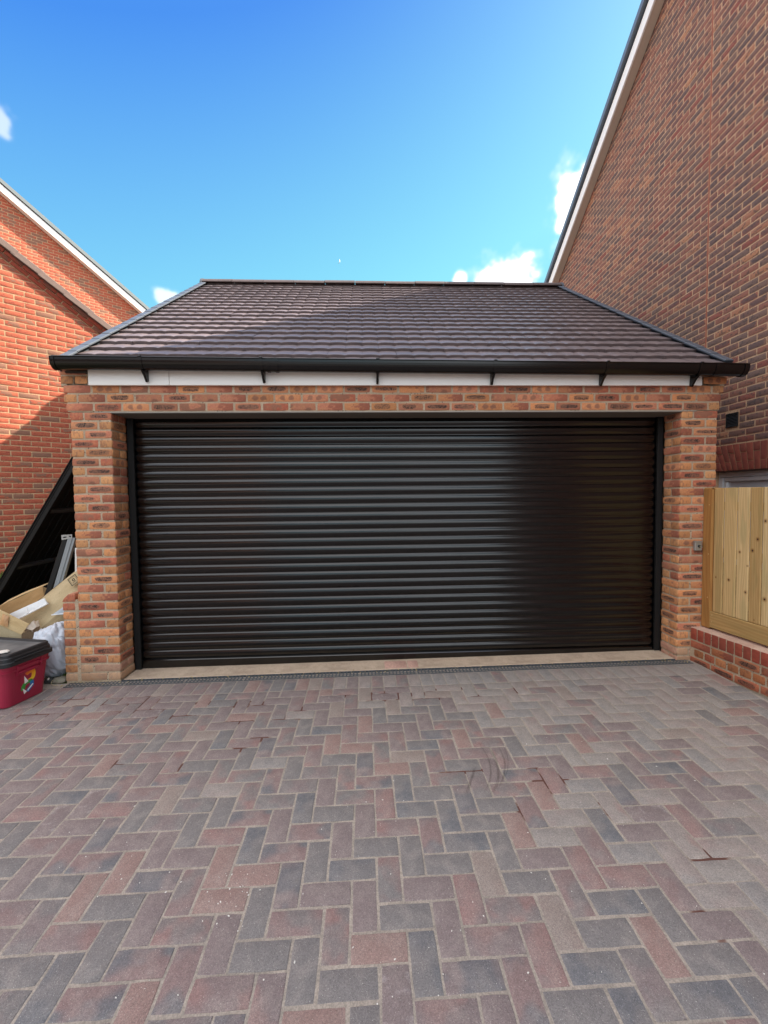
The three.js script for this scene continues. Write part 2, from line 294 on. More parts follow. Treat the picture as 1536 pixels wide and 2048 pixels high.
// ---------------------------------------------------------------- ground and driveway (the setting)
{
  const g = new THREE.PlaneGeometry(700, 700); g.rotateX(-Math.PI / 2);
  const m = mesh('ground', g, std(0x5e5b57, 0.95)); m.position.y = -0.16; tag(m, 'pale ground around the houses', null, null, 'structure');
}
const dw = new THREE.Group(); dw.name = 'driveway'; scene.add(dw); tag(dw, 'herringbone block paved driveway in front of the garage', null, null, 'structure');
{
  const ax = new THREE.Vector3(1, 0.00896, 0).normalize(), az = new THREE.Vector3(0, -0.0197, 1), ay = az.clone().cross(ax).normalize(); az.copy(ax).cross(ay).normalize();
  dw.quaternion.setFromRotationMatrix(new THREE.Matrix4().makeBasis(ax, ay, az)); dw.position.set(0, 0.0015, 0); dw.updateMatrixWorld(true);
}
const XL0 = -1.3, XR0 = 4.97, ZP1 = 3.4;
{
  // jointing sand, washed out to dark wet earth in places
  const spots = [[-0.4, 0.33, 0.12, 0.05], [-0.21, 0.3, 0.1, 0.06], [0.0, 0.36, 0.16, 0.05], [0.18, 0.33, 0.14, 0.05], [0.36, 0.36, 0.14, 0.08], [0.41, 0.5, 0.2, 0.03], [0.9, 0.42, 0.12, 0.03], [1.13, 0.46, 0.08, 0.06], [1.28, 0.5, 0.05, 0.06], [1.46, 0.68, 0.05, 0.05], [1.38, 0.9, 0.06, 0.04], [1.28, 1.0, 0.05, 0.04], [1.2, 0.7, 0.1, 0.03], [1.59, 0.6, 0.04, 0.1], [1.9, 0.36, 0.05, 0.06], [2.09, 0.42, 0.04, 0.08], [2.2, 0.42, 0.04, 0.07], [2.3, 0.42, 0.05, 0.07], [2.45, 0.42, 0.12, 0.03], [2.56, 0.36, 0.03, 0.06], [2.72, 0.36, 0.18, 0.02], [2.55, 0.5, 0.12, 0.02], [2.9, 0.5, 0.04, 0.04], [2.68, 1.56, 0.05, 0.03], [2.62, 1.3, 0.12, 0.02], [3.0, 1.4, 0.05, 0.1], [3.1, 1.4, 0.06, 0.04], [3.25, 1.62, 0.03, 0.06], [2.85, 1.6, 0.05, 0.08], [3.22, 0.42, 0.03, 0.05], [3.52, 1.9, 0.07, 0.04], [3.3, 2.15, 0.03, 0.06], [-0.3, 0.5, 0.2, 0.03], [0.7, 0.6, 0.16, 0.03], [0.3, 0.75, 0.1, 0.02], [1.0, 1.15, 0.06, 0.04], [0.6, 1.1, 0.05, 0.05]];
  const W = 2048, H = 1024;
  const tex = dataTex(W, H, (i, j) => {
    const x = XL0 + (XR0 - XL0) * i / W, z = ZP1 * (1 - j / H); let k = 0;
    for (const s of spots) { const d = Math.hypot((x - s[0]) / s[2], (z - s[1]) / s[3]); if (d < 1.6) k = Math.max(k, sstep(1.25, 0.7, d + (fbm(x * 40, z * 40, 9, 2) - 0.5) * 0.9)); }
    const n = fbm(x * 18, z * 18, 5, 3), g = hash3(i, j, 4);
    let c = mix3([166, 155, 143], [136, 128, 119], n); c = c.map(v => v * (0.88 + g * 0.24)); return mix3(c, [92, 60, 52], k);
  }, true, false);
  const g = new THREE.PlaneGeometry(XR0 - XL0, ZP1); g.rotateX(-Math.PI / 2); g.translate((XL0 + XR0) / 2, -0.0028, ZP1 / 2);
  mesh('joint_sand', g, new THREE.MeshStandardMaterial({ map: tex, bumpMap: grainBump(128, 20, 71), bumpScale: 0.002, roughness: 0.97 }), dw);
  const far = new THREE.PlaneGeometry(9.5, 6.5); far.rotateX(-Math.PI / 2); far.translate(2.2, -0.004, ZP1 + 3.25);
  mesh('paved_apron', far, new THREE.MeshStandardMaterial({ map: grainTex(256, [128, 112, 110], [104, 98, 100], 8, 77), roughness: 0.9 }), dw);
  const base = box2(XL0, XR0 + 0.6, -0.4, -0.03, -0.2, ZP1, 0.01); mesh('sub_base', base, std(0x6b6358, 1), dw);
  // the pavers
  const U = 0.1015, X0 = 2.1083, Z0 = 1.4003, list = [];
  const put = (x0, x1, z0, z1, alongZ) => {
    x0 = Math.max(x0, XL0); x1 = Math.min(x1, XR0); if (x1 - x0 < 0.03 || z1 - z0 < 0.03) return;
    const w = x1 - x0, l = z1 - z0, J = 0.0042, vert = l > w * 1.2 || (alongZ && l >= w * 0.8);
    const a = vert ? l : w, b = vert ? w : l, full = a > 1.5 * b;
    const g = brickOf('paver', a - J, b - J, 0.022, A_P, fbm((x0 + x1) * 0.7, (z0 + z1) * 0.7, 19, 2) + 0.09 * ((x0 + x1) / 2 - 2.6) + 0.1 * (1.1 - (z0 + z1) / 2) + jr(0.2) > 0.6 ? 26 + Math.floor(rnd() * 6) : Math.floor(rnd() * 26), { bev: 0.0035, jit: 0.003, nx: full ? 4 : 2, ny: 2 });
    const m = T((x0 + x1) / 2 + jr(0.0012), jr(0.0016), (z0 + z1) / 2 + jr(0.0012), -Math.PI / 2 + jr(0.005), 0, 0);
    m.multiply(T(0, 0, 0, 0, 0, (vert ? Math.PI / 2 : 0) + (rnd() < 0.5 ? Math.PI : 0) + jr(0.008))); m.multiply(T(0, 0, 0, jr(0.004), jr(0.004)));
    list.push({ g, m });
  };
  const ZB = Z0 - 11 * U, ZA = ZB - 2 * U;                  // a header course along the drain, then 90 degree herringbone
  for (let i = -34; i < 30; i++) put(X0 + i * U, X0 + (i + 1) * U, ZA, ZB, true);
  for (let i = -36; i < 32; i++) for (let k = -6; k < 9; k++) {
    const j0 = 4 * k - i - 4 * Math.floor(-i / 4);
    const zv0 = Math.max(Z0 + j0 * U, ZB), zv1 = Z0 + (j0 + 2) * U, zh = Z0 + (j0 + 2) * U;
    if (zv1 > ZB + 0.01 && zv1 < ZP1) put(X0 + i * U, X0 + (i + 1) * U, zv0, zv1, true);
    if (zh > ZB - 0.01 && zh + U < ZP1) put(X0 + i * U, X0 + (i + 2) * U, zh, zh + U, false);
  }
  lay(dw, list, MP, 300, 'paver');
}
// bank of rough soil and grass rising to the left house
const LN = new THREE.Vector3(0.656, 0, 0.755), LD = -3.44;
const bankY = (x, z) => { const d = LN.x * x + LN.z * z - LD; return -0.03 + 0.55 * sstep(2.9, 1.0, d) + 0.03 * (fbm(x * 3, z * 3, 8, 3) - 0.5); };
{
  const g = new THREE.PlaneGeometry(12, 13, 80, 80); g.rotateX(-Math.PI / 2); g.translate(-6.35, 0, -2.2); const p = g.attributes.position;
  for (let k = 0; k < p.count; k++) p.setY(k, bankY(p.getX(k), p.getZ(k)) - (p.getX(k) > -1.3 && p.getZ(k) > 0 ? 0.05 : 0)); g.computeVertexNormals();
  const m = mesh('soil_bank', g, new THREE.MeshStandardMaterial({ map: grainTex(256, [92, 84, 62], [66, 70, 44], 12, 88), roughness: 1 })); m.material.map.repeat.set(8, 8); tag(m, 'rough soil bank beside the garage', null, null, 'structure');
  const blade = mk([-0.004, 0, 0, 0.004, 0, 0, 0.003, 0.05, 0.012], [0, 0.3, 1, 0, 0.3, 1, 0, 0.6, 0.8], [0, 0, 1, 0, 0.5, 1], [0, 1, 2]);
  const N = 9000, gi = new THREE.InstancedMesh(blade, new THREE.MeshStandardMaterial({ color: 0x5d7a34, roughness: 0.9, side: THREE.DoubleSide }), N); const R = mulberry(55), M = new THREE.Matrix4(), col = new THREE.Color();
  for (let k = 0; k < N; k++) {
    const s = 2.6 + R() * 2.6, o = 0.38 + R() * 0.9, tuft = k % 24 === 0, x = tuft ? -0.62 + R() * 0.14 : -5.78 + 0.755 * s + 0.656 * o, z = tuft ? -0.3 + R() * 0.26 : -0.656 * s + 0.755 * o, sc = 0.7 + R() * 1.3;
    M.compose(new THREE.Vector3(x, bankY(x, z) - 0.003, z), new THREE.Quaternion().setFromEuler(new THREE.Euler((R() - 0.5) * 0.9, R() * 6.28, (R() - 0.5) * 0.9)), new THREE.Vector3(sc, sc, sc)); gi.setMatrixAt(k, M);
    gi.setColorAt(k, col.setRGB(0.7 + R() * 0.5, 0.75 + R() * 0.5, 0.5 + R() * 0.6));
  }
  gi.name = 'grass'; scene.add(gi); tag(gi, 'short green grass along the left wall and beside the brick stub', 'grass', null, 'stuff');
}

// ---------------------------------------------------------------- the garage
const GW = 4.8433, GP = 0.3275, GH = 2.25, SEEN_ALL = () => true;
const garage = thing('garage', 'low brown brick double garage with a black roller door and tiled pitched roof', 'garage');
{
  const wall = new THREE.Group(); wall.name = 'wall'; garage.add(wall);
  // mortar cores stand 7 mm behind the brick faces
  const r = 0.005, core = new Bag(), I = new THREE.Matrix4();
  core.add(box2(-GP + r, -r, -0.1, GH, -0.208, -r, 0.004), I).add(box2(GW + r, GW + GP - r, -0.1, GH, -0.208, -r, 0.004), I);
  core.add(box2(-GP - 0.02, GW + GP + 0.015, GH + 0.004, GH + 0.30, -0.208, -r, 0.004), I);
  core.add(box2(-GP - 0.065, -0.16, GH + 0.21, GH + 0.37, -0.208, -r, 0.004), I).add(box2(5.0, GW + GP + 0.06, GH + 0.21, GH + 0.37, -0.208, -r, 0.004), I);
  core.add(box2(-GP + r, -0.12, -0.1, 2.56, -6.2, -0.2, 0.004), I).add(box2(GW + 0.12, GW + GP - r, -0.1, 2.56, -6.2, -0.2, 0.004), I).add(box2(-GP + r, GW + GP - r, -0.1, 2.56, -6.3, -6.1, 0.004), I);
  for (const [x0, x1] of [[-GP + r, -0.12], [GW + 0.12, GW + GP - r]]) { const s = new THREE.Shape([new THREE.Vector2(0.2, 2.56), new THREE.Vector2(6.2, 2.56), new THREE.Vector2(3.2, 4.6)]); const g = new THREE.ExtrudeGeometry(s, { depth: x1 - x0, bevelEnabled: false }); g.rotateY(Math.PI / 2); g.translate(x0, 0, 0); core.add(g, I); }
  mesh('mortar', core.geo(), M_mortG, wall);
  const list = [], FULL = 0.215, HALF = 0.1025, o = { bev: 0.005, jit: 0.0032 };
  const st = () => Math.floor(rnd() * 40), hd = () => 40 + Math.floor(rnd() * 18), du = () => 58 + Math.floor(rnd() * 6);
  const brick = (w, cx, cy, z, cell, depth = 0.1025, ry = 0) => list.push({ g: brickOf('g', w, 0.065, depth, A_G, cell, w > 0.15 ? o : { ...o, nx: 3 }), m: T(cx + jr(0.0015), cy + jr(0.0012), z + jr(0.0012), jr(0.006), ry + jr(0.005), jr(0.006)) });
  for (let k = 0; k < 30; k++) {
    const y = k * 0.075 + 0.0425, odd = k % 2, low = k < 2;
    const F = () => low ? du() : st(), Hh = () => low ? du() : hd();
    // left pillar: outer edge at -0.3275, corner at 0; right pillar the same run of bricks from GW
    if (odd) { brick(HALF, -GP + HALF / 2, y, 0, Hh()); brick(FULL, -FULL / 2, y, 0, F()); brick(FULL, GW + GP - FULL / 2, y, 0, F()); brick(HALF, GW + HALF / 2, y, 0, Hh(), 0.2); }
    else { brick(FULL, -GP + FULL / 2, y, 0, F()); brick(HALF, -HALF / 2, y, 0, Hh(), 0.2); brick(FULL, GW + FULL / 2, y, 0, F()); brick(HALF, GW + GP - HALF / 2, y, 0, Hh()); }
    // reveals: the sides of the corner bricks get their own faces 2 mm proud of the bodies
    if (odd) { brick(HALF, 0.003, y, -HALF / 2 - 0.004, Hh(), 0.05, Math.PI / 2); brick(HALF - 0.01, 0.003, y, -0.161, Hh(), 0.05, Math.PI / 2); brick(FULL - 0.01, GW - 0.003, y, -0.1115, F(), 0.05, -Math.PI / 2); }
    else { brick(FULL - 0.01, 0.003, y, -0.1115, F(), 0.05, Math.PI / 2); brick(HALF, GW - 0.003, y, -HALF / 2 - 0.004, Hh(), 0.05, -Math.PI / 2); brick(HALF - 0.01, GW - 0.003, y, -0.161, Hh(), 0.05, -Math.PI / 2); }
  }
  // three courses over the opening, then the corbelled shoulders beside the fascia
  const steps = [[-0.030, 0.020], [-0.044, 0.028], [-0.044, 0.050], [-0.066, 0.080], [-0.072, 0.084]];
  for (let k = 0; k < 5; k++) {
    const y = GH + k * 0.0735 + 0.041, x0 = -GP + steps[k][0], x1 = GW + GP + steps[k][1], P = (x1 - x0 + 0.012) / 24.5;
    const w = P - 0.012;
    if (k < 3) {
      let x = x0; const lead = k % 2 === 1; if (lead) { brick(P / 2 - 0.012, x + P / 4 - 0.006, y, 0, hd()); x += P / 2; }
      for (let i = 0; i < 24; i++, x += P) brick(w, x + w / 2, y, 0, rnd() < 0.45 ? [5, 6, 7][Math.floor(rnd() * 3)] + 8 * Math.floor(rnd() * 5) : st());
      if (!lead) brick(P / 2 - 0.012, x + P / 4 - 0.006, y, 0, hd());
    } else {
      if (k === 3) { brick(HALF, x0 + HALF / 2, y, 0, hd()); brick(HALF, x0 + HALF * 1.5 + 0.012, y, 0, hd()); } else brick(FULL, x0 + FULL / 2, y, 0, st());
      brick(FULL, x1 - FULL / 2, y, 0, st());
    }
  }
  // gable walls, barely seen
  const side = [];
  for (let k = 0; k < 34; k++) for (let i = 0; i < 26; i++) for (const s of [-1, 1]) side.push({ g: brickOf('g', FULL, 0.065, 0.05, A_G, st(), { ...o, nx: 2, ny: 1 }), m: T(s < 0 ? -GP : GW + GP, k * 0.075 + 0.0425, -0.34 - i * 0.225 - (k % 2) * 0.1125, 0, s * Math.PI / 2) });
  const sb = new Bag(); for (const e of side) sb.add(e.g, e.m);
  const gm = mesh('gable_brickwork', sb.geo(), MG, wall); gm.userData = { kind: 'stuff' };
  lay(wall, list, MG, 300, 'brick');

  // steel lintel: thin pale nosing and grey soffit
  const lin = mesh('lintel', new Bag().add(box2(-0.13, GW + 0.13, GH - 0.004, GH + 0.002, -0.02, 0.004, 0.001), I).geo(), std(0xb9b4aa, 0.5), garage);
  mesh('lintel_soffit', box2(0.002, GW - 0.002, GH - 0.010, GH - 0.004, -0.3, 0.002, 0.001), std(0x6d6760, 0.7), garage);
  mesh('inner_lining', box2(-0.11, GW + 0.11, 0, GH + 0.2, -0.6, -0.5, 0.002), std(0x050505, 1), garage);

  // roller door: 29 curled slats, bottom bar and two guide rails
  const door = new THREE.Group(); door.name = 'roller_door'; garage.add(door);
  const pr = []; for (let i = 0; i <= 3; i++) pr.push([i * 0.0035, i < 3 ? -0.0045 : -0.003]); for (let i = 0; i <= 12; i++) { const t = i / 12; pr.push([0.0125 + t * 0.0605, 0.0064 * (1 - Math.pow(2 * t - 1, 2)) - 0.0005]); } pr.push([0.077, -0.0045]);
  const x0 = 0.03, x1 = GW - 0.03, p = [], n = [], u = [], ix = [];
  pr.forEach((q, k) => { const a = pr[Math.max(0, k - 1)], b = pr[Math.min(pr.length - 1, k + 1)]; let ny = -(b[1] - a[1]), nz = b[0] - a[0]; const l = Math.hypot(ny, nz); for (const x of [x0, x1]) { p.push(x, q[0], q[1]); n.push(0, ny / l, nz / l); u.push(x, q[0]); } if (k) { const c = 2 * k; ix.push(c - 2, c - 1, c + 1, c - 2, c + 1, c); } });
  const slat = mk(p, n, u, ix);
  const smudge = dataTex(512, 512, (i, j) => { const f = fbm(i / 512 * 9, j / 512 * 60, 4, 4), b = fbm(i / 512 * 5, j / 512 * 5, 14, 3), v = 118 + f * 40 + sstep(0.55, 0.75, b) * 40; return [v, v, v]; }, false); smudge.repeat.set(0.35, 3);
  const M_door = new THREE.MeshPhysicalMaterial({ color: 0x020203, roughness: 0.30, roughnessMap: smudge, specularIntensity: 1, ior: 1.6 });
  for (let k = 0; k < 28; k++) mesh(k ? `slat_${String(k).padStart(3, '0')}` : 'slat', slat, M_door, door).position.set(0, 0.085 + k * 0.077, -0.245);
  const bb = mesh('bottom_bar', box2(x0, x1, 0.012, 0.084, -0.262, -0.232, 0.006), M_door, door);
  mesh('rubber_seal', box2(x0, x1, -0.02, 0.012, -0.255, -0.238, 0.004), std(0x111112, 0.8), door);
  mesh('head_box', box2(0.0, GW, 2.16, 2.242, -0.34, -0.252, 0.004), std(0x0a0a0b, 0.5), door);
  for (const s of [0, 1]) { const a = s ? GW - 0.056 : 0.002, gr = new Bag().add(box2(a, a + 0.054, -0.01, GH - 0.012, -0.226, -0.216, 0.002), I).add(box2(s ? a + 0.034 : a, s ? a + 0.054 : a + 0.02, -0.01, GH - 0.012, -0.29, -0.228, 0.002), I).add(box2(s ? a : a + 0.042, s ? a + 0.012 : a + 0.054, -0.01, GH - 0.012, -0.236, -0.218, 0.001), I); mesh('guide_rail', gr.geo(), std(0x030303, 0.7), door); }

  // threshold slab with two pavers let into it
  const slabTex = grainTex(512, [196, 176, 154], [172, 152, 132], 14, 401, 0.01); slabTex.repeat.set(1.2, 1.2);
  const slabM = new THREE.MeshStandardMaterial({ map: slabTex, bumpMap: grainBump(256, 30, 402), bumpScale: 0.003, roughness: 0.95 });
  const th = new THREE.Group(); th.name = 'threshold'; garage.add(th);
  mesh('slab', box2(0.006, GW - 0.006, -0.1, 0.0, -0.6, -0.026, 0.004), slabM, th).rotation.z = 0.00896; th.children[0].position.y = 0.006;
  for (const [a, w] of [[2.33, 0.2], [2.485, 0.1]]) mesh('paver', brickOf('paver', w, 0.16, 0.012, A_P, 13, {}), new THREE.MeshStandardMaterial({ map: grainTex(128, [196, 158, 142], [176, 140, 126], 9, 411), roughness: 0.9 }), th).applyMatrix4(T(a, 0.0305, -0.115, -Math.PI / 2));

  // fascia boards, gutter, brackets
  for (const [a, b] of [[-0.152, 0.489], [0.4925, 4.998]]) mesh('fascia', box2(a, b, 2.462, 2.60, 0.003, 0.03, 0.002), M_white, garage);
  const gut = new THREE.Group(); gut.name = 'gutter'; garage.add(gut); gut.position.set(-0.28, 2.657, 0.094); gut.rotation.z = -0.0081;
  const prof = (a, b, t) => { const s = new THREE.Shape(), N = 18, inn = []; for (let i = 0; i <= N; i++) { const q = Math.PI * i / N, c = Math.cos(q), sn = Math.pow(Math.sin(q), 0.75); const P = [c * a, -sn * b]; i ? s.lineTo(...P) : s.moveTo(...P); inn.push([c * (a - t), -sn * (b - t)]); } for (const q of inn.reverse()) s.lineTo(...q); s.closePath(); return s; };
  const ext = (sh, x, len) => { const g = new THREE.ExtrudeGeometry(sh, { depth: len, bevelEnabled: false, curveSegments: 4 }); g.rotateY(Math.PI / 2); g.translate(x, 0, 0); return g; };
  mesh('channel', ext(prof(0.055, 0.091, 0.004), -0.07, 5.645), M_black, gut);
  mesh('lip', new Bag().add(box2(-0.07, 5.57, -0.006, 0.003, 0.053, 0.062, 0.003), I).geo(), M_black, gut);
  for (const [x, w] of [[-0.08, 0.03], [5.30, 0.03], [5.55, 0.036]]) { const s = prof(0.060, 0.096, 0.006); mesh('stop_end', ext(s, x, w), M_black, gut); }
  const cap = new THREE.Shape(); for (let i = 0; i <= 18; i++) { const q = Math.PI * i / 18; const P = [Math.cos(q) * 0.062, -Math.pow(Math.sin(q), 0.75) * 0.095]; i ? cap.lineTo(...P) : cap.moveTo(...P); } cap.closePath();
  for (const x of [-0.082, 5.584]) mesh('end_cap', ext(cap, x, 0.004), M_black, gut);
  const un = new Bag(); for (const x of [1.585, 1.65]) un.add(ext(prof(0.061, 0.098, 0.007), x, 0.022), I); un.add(ext(prof(0.059, 0.094, 0.004), 1.58, 0.1), I); mesh('union', un.geo(), M_black, gut);
  for (const x of [0.31, 1.25, 2.18, 3.14, 4.08, 4.88]) {
    const b = new Bag(), cx = x + 0.28; b.add(ext(prof(0.0595, 0.097, 0.005), cx, 0.026), I);
    const arm = new THREE.Shape([[0.025, -0.098], [-0.02, -0.10], [-0.058, -0.075], [-0.062, -0.16], [-0.045, -0.168], [-0.01, -0.125]].map(q => new THREE.Vector2(-q[0], q[1])));
    const g = new THREE.ExtrudeGeometry(arm, { depth: 0.014, bevelEnabled: true, bevelSize: 0.003, bevelThickness: 0.003, bevelSegments: 1 }); g.rotateY(Math.PI / 2); g.translate(cx + 0.006, 0, 0); b.add(g, I);
    const clip = box2(cx, cx + 0.026, -0.004, 0.009, 0.05, 0.068, 0.003); b.add(clip, I);
    mesh('bracket', b.geo(), M_black, gut);
  }

  // roof: two-lobed plain tiles, dry verge caps, ridge tiles, plain slab below
  const roof = new THREE.Group(); roof.name = 'roof'; garage.add(roof);
  const PIT = Math.atan2(2.2153, 3.2163), RX0 = -0.382, RX1 = 5.24, YE = 2.665, ZE = 0.07, G = 0.1905, TL = 0.30;
  const onRoof = (x, s, nrm, extra = new THREE.Matrix4()) => new THREE.Matrix4().makeBasis(new THREE.Vector3(1, 0, 0), new THREE.Vector3(0, Math.sin(PIT), -Math.cos(PIT)), new THREE.Vector3(0, Math.cos(PIT), Math.sin(PIT))).setPosition(x, YE + s * Math.sin(PIT) + nrm * Math.cos(PIT), ZE - s * Math.cos(PIT) + nrm * Math.sin(PIT)).multiply(extra);
  const A_T = atlas(2, 4, 256, 192, (cell, u, v) => { const S = 5000 + cell * 19, n = fbm(u * 5, v * 4, S, 4), g = hash3(Math.floor(u * 250), Math.floor(v * 190), S), q = hash3(cell, 4, 4); let c = mix3([107, 96, 97], [121, 107, 106], clamp(n * 1.5 - 0.25)); c = c.map(w => w * (0.93 + 0.1 * q) * (0.94 + g * 0.12)); return [...c, 0.4 + 0.3 * n + 0.3 * g]; });
  const M_tile = new THREE.MeshStandardMaterial({ map: A_T.map, bumpMap: A_T.bump, bumpScale: 0.0010, roughness: 0.42 });
  const tileGeo = (w0, w1, seed, L = G + 0.035) => {          // part of a tile between fractions w0..w1 of its width
    const p = [], n = [], u = [], idx = [], t = 0.031, R = A_T.rect(seed % 8), NX = 12, Rn = mulberry(seed + 900), wob = jr(0.001);
    const crown = f => { const h = (f * 2) % 1, e = Math.abs(f - 0.5); return 0.0036 * (1 - Math.pow(2 * h - 1, 2)) - (e < 0.012 ? 0.003 : 0) + wob; };
    const xs = []; for (let i = 0; i <= NX; i++) xs.push(w0 + (w1 - w0) * i / NX);
    const q = (a, b, c, d, N) => { const k = p.length / 3; for (const v of [a, b, c, d]) { p.push(...v); n.push(...N); u.push(R[0] + clamp(v[0] / TL + 0.5) * (R[2] - R[0]), R[1] + clamp(v[1] / L) * (R[3] - R[1])); } idx.push(k, k + 1, k + 2, k, k + 2, k + 3); };
    for (let i = 0; i < NX; i++) {
      const a = xs[i], b = xs[i + 1], xa = (a - 0.5) * TL + (a === 0 ? 0.001 : 0), xb = (b - 0.5) * TL - (b === 1 ? 0.001 : 0), ha = crown(a), hb = crown(b), z0 = 0.030, sl = -0.030 / L;
      const N = new THREE.Vector3(-(hb - ha) / (xb - xa), 0.13, 1).normalize();
      const ea = 0.0025, k = p.length / 3;
      q([xa, ea, z0 + ha], [xb, ea, z0 + hb], [xb, L, z0 + hb + sl * L], [xa, L, z0 + ha + sl * L], [N.x, N.y, N.z]);
      q([xa, 0, z0 + ha - 0.003], [xb, 0, z0 + hb - 0.003], [xb, ea, z0 + hb], [xa, ea, z0 + ha], [0, -0.7, 0.7]);
      q([xa, 0.003, z0 + ha - t], [xb, 0.003, z0 + hb - t], [xb, 0, z0 + hb - 0.003], [xa, 0, z0 + ha - 0.003], [0, -1, 0]);
    }
    const e = (f, s) => { const x = (f - 0.5) * TL, h = 0.030 + crown(f === 1 ? 0.9999 : f); q([x, 0, h - t], [x, 0, h], [x, L, h - 0.03], [x, L, h - 0.03 - t], [s, 0, 0]); }; e(w0, -1); e(w1, 1);
    return mk(p, n, u, idx);
  };
  const full = []; for (let k = 0; k < 8; k++) full.push(tileGeo(0, 1, k)); const tl = [], J0 = 1.317, ROWS = 21;
  for (let r = 0; r < ROWS; r++) {
    const s = r * G + 0.012, off = J0 + (r % 2 ? TL / 2 : 0); let i = Math.floor((RX0 + 0.06 - off) / TL);
    for (; off + i * TL < RX1 - 0.05; i++) {
      const a = off + i * TL, f0 = clamp((RX0 + 0.05 - a) / TL), f1 = clamp((RX1 - 0.05 - a) / TL); if (f1 - f0 < 0.08) continue;
      const g = r === ROWS - 1 ? tileGeo(f0, f1, (i + 80) % 8, 0.085) : f0 > 0 || f1 < 1 ? tileGeo(f0, f1, (r * 7 + i + 80) % 8) : full[Math.floor(rnd() * 8)];
      tl.push({ g, m: onRoof(a + TL / 2 + jr(0.0012), s + jr(0.002), -0.055 + jr(0.001), T(0, 0, 0, jr(0.004), jr(0.003), jr(0.003))) });
    }
  }
  lay(roof, tl, M_tile, 300, 'tile');
  const yr = YE + 2.2153, zr = ZE - 3.2163;
  { const s = new THREE.Shape([[-0.02, YE - 0.09], [-zr - 0, yr - 0.075], [-zr + 3.25, YE - 0.09], [-zr + 3.2, YE - 0.16], [-zr, yr - 0.16], [0.06, YE - 0.14]].map(q => new THREE.Vector2(...q))); const g = new THREE.ExtrudeGeometry(s, { depth: RX1 - RX0 - 0.08, bevelEnabled: false }); g.rotateY(Math.PI / 2); g.translate(RX0 + 0.04, 0, 0); mesh('roof_deck', g, std(0x3a3432, 0.9), roof); }
  { const m = mesh('rear_slope', cbox(RX1 - RX0 - 0.02, 3.92, 0.05, 0.004), M_tile, roof); m.rotation.x = -(Math.PI / 2 + PIT); m.position.set((RX0 + RX1) / 2, (YE + yr) / 2 - 0.05, zr - 3.2163 / 2 - 0.01); }
  const M_verge = std(0x4a525c, 0.45);
  for (const s of [-1, 1]) for (let k = 0; k < ROWS - 1; k++) {
    const g = new Bag(), w = 0.076, xc = s < 0 ? RX0 + w / 2 : RX1 - w / 2;
    g.add(box2(-w / 2, w / 2, -0.004, G + 0.012, -0.016, 0.0, 0.003), T(0, 0, 0, -0.02)); g.add(box2(s < 0 ? -w / 2 : w / 2 - 0.006, s < 0 ? -w / 2 + 0.006 : w / 2, 0.0, G + 0.008, -0.115, -0.004, 0.002), I);
    mesh('verge_cap', g.geo(), M_verge, roof).applyMatrix4(onRoof(xc, k * G, 0.004 + jr(0.0008)));
  }
  const M_ridge = new THREE.MeshStandardMaterial({ map: A_T.map, roughness: 0.6, color: 0xbcb0ab });
  { const N = 12, L = (RX1 - RX0) / N, sh = new THREE.Shape(), pts = [], rad = 0.115; for (let i = 0; i <= 10; i++) { const a = Math.PI * (0.12 + 0.76 * i / 10); pts.push([Math.cos(a) * rad, Math.sin(a) * rad]); } for (let i = 10; i >= 0; i--) { const a = Math.PI * (0.12 + 0.76 * i / 10); pts.push([Math.cos(a) * (rad - 0.018), Math.sin(a) * (rad - 0.018)]); } pts.forEach((q, i) => i ? sh.lineTo(...q) : sh.moveTo(...q)); sh.closePath();
    const g = new THREE.ExtrudeGeometry(sh, { depth: L - 0.006, bevelEnabled: false }); g.rotateY(Math.PI / 2);
    for (let k = 0; k < N; k++) mesh('ridge_tile', g, M_ridge, roof).applyMatrix4(T(RX0 + k * L, yr - 0.1 + jr(0.003), zr, 0, 0, jr(0.004)));
    for (const x of [RX0 - 0.012, RX1 - 0.02]) { const c = new THREE.CylinderGeometry(0.122, 0.122, 0.034, 20, 1, false, 0, Math.PI); c.rotateZ(Math.PI / 2); const m = mesh('ridge_end_cap', c, M_verge, roof); m.position.set(x + 0.016, yr - 0.1, zr); } }

  // key switch on the right pillar
  const ks = new THREE.Group(); ks.name = 'key_switch'; ks.position.set(5.0, 1.068, 0.004); garage.add(ks);
  mesh('plate', new Bag().add(box2(-0.031, 0.031, -0.042, 0.042, -0.004, 0.022, 0.004), I).add(box2(-0.032, 0.032, 0.036, 0.043, 0.0, 0.026, 0.002), I).geo(), std(0xa9aaa8, 0.35, { metalness: 0.6 }), ks);
  const key = new THREE.CylinderGeometry(0.011, 0.012, 0.01, 18); key.rotateX(Math.PI / 2); mesh('lock_barrel', key, std(0x101010, 0.3), ks).position.set(0.004, -0.002, 0.026);
  const kh = new THREE.CylinderGeometry(0.005, 0.005, 0.004, 14); kh.rotateX(Math.PI / 2); mesh('keyhole', kh, std(0xd8d8d4, 0.25, { metalness: 0.8 }), ks).position.set(0.005, -0.003, 0.0315);
}

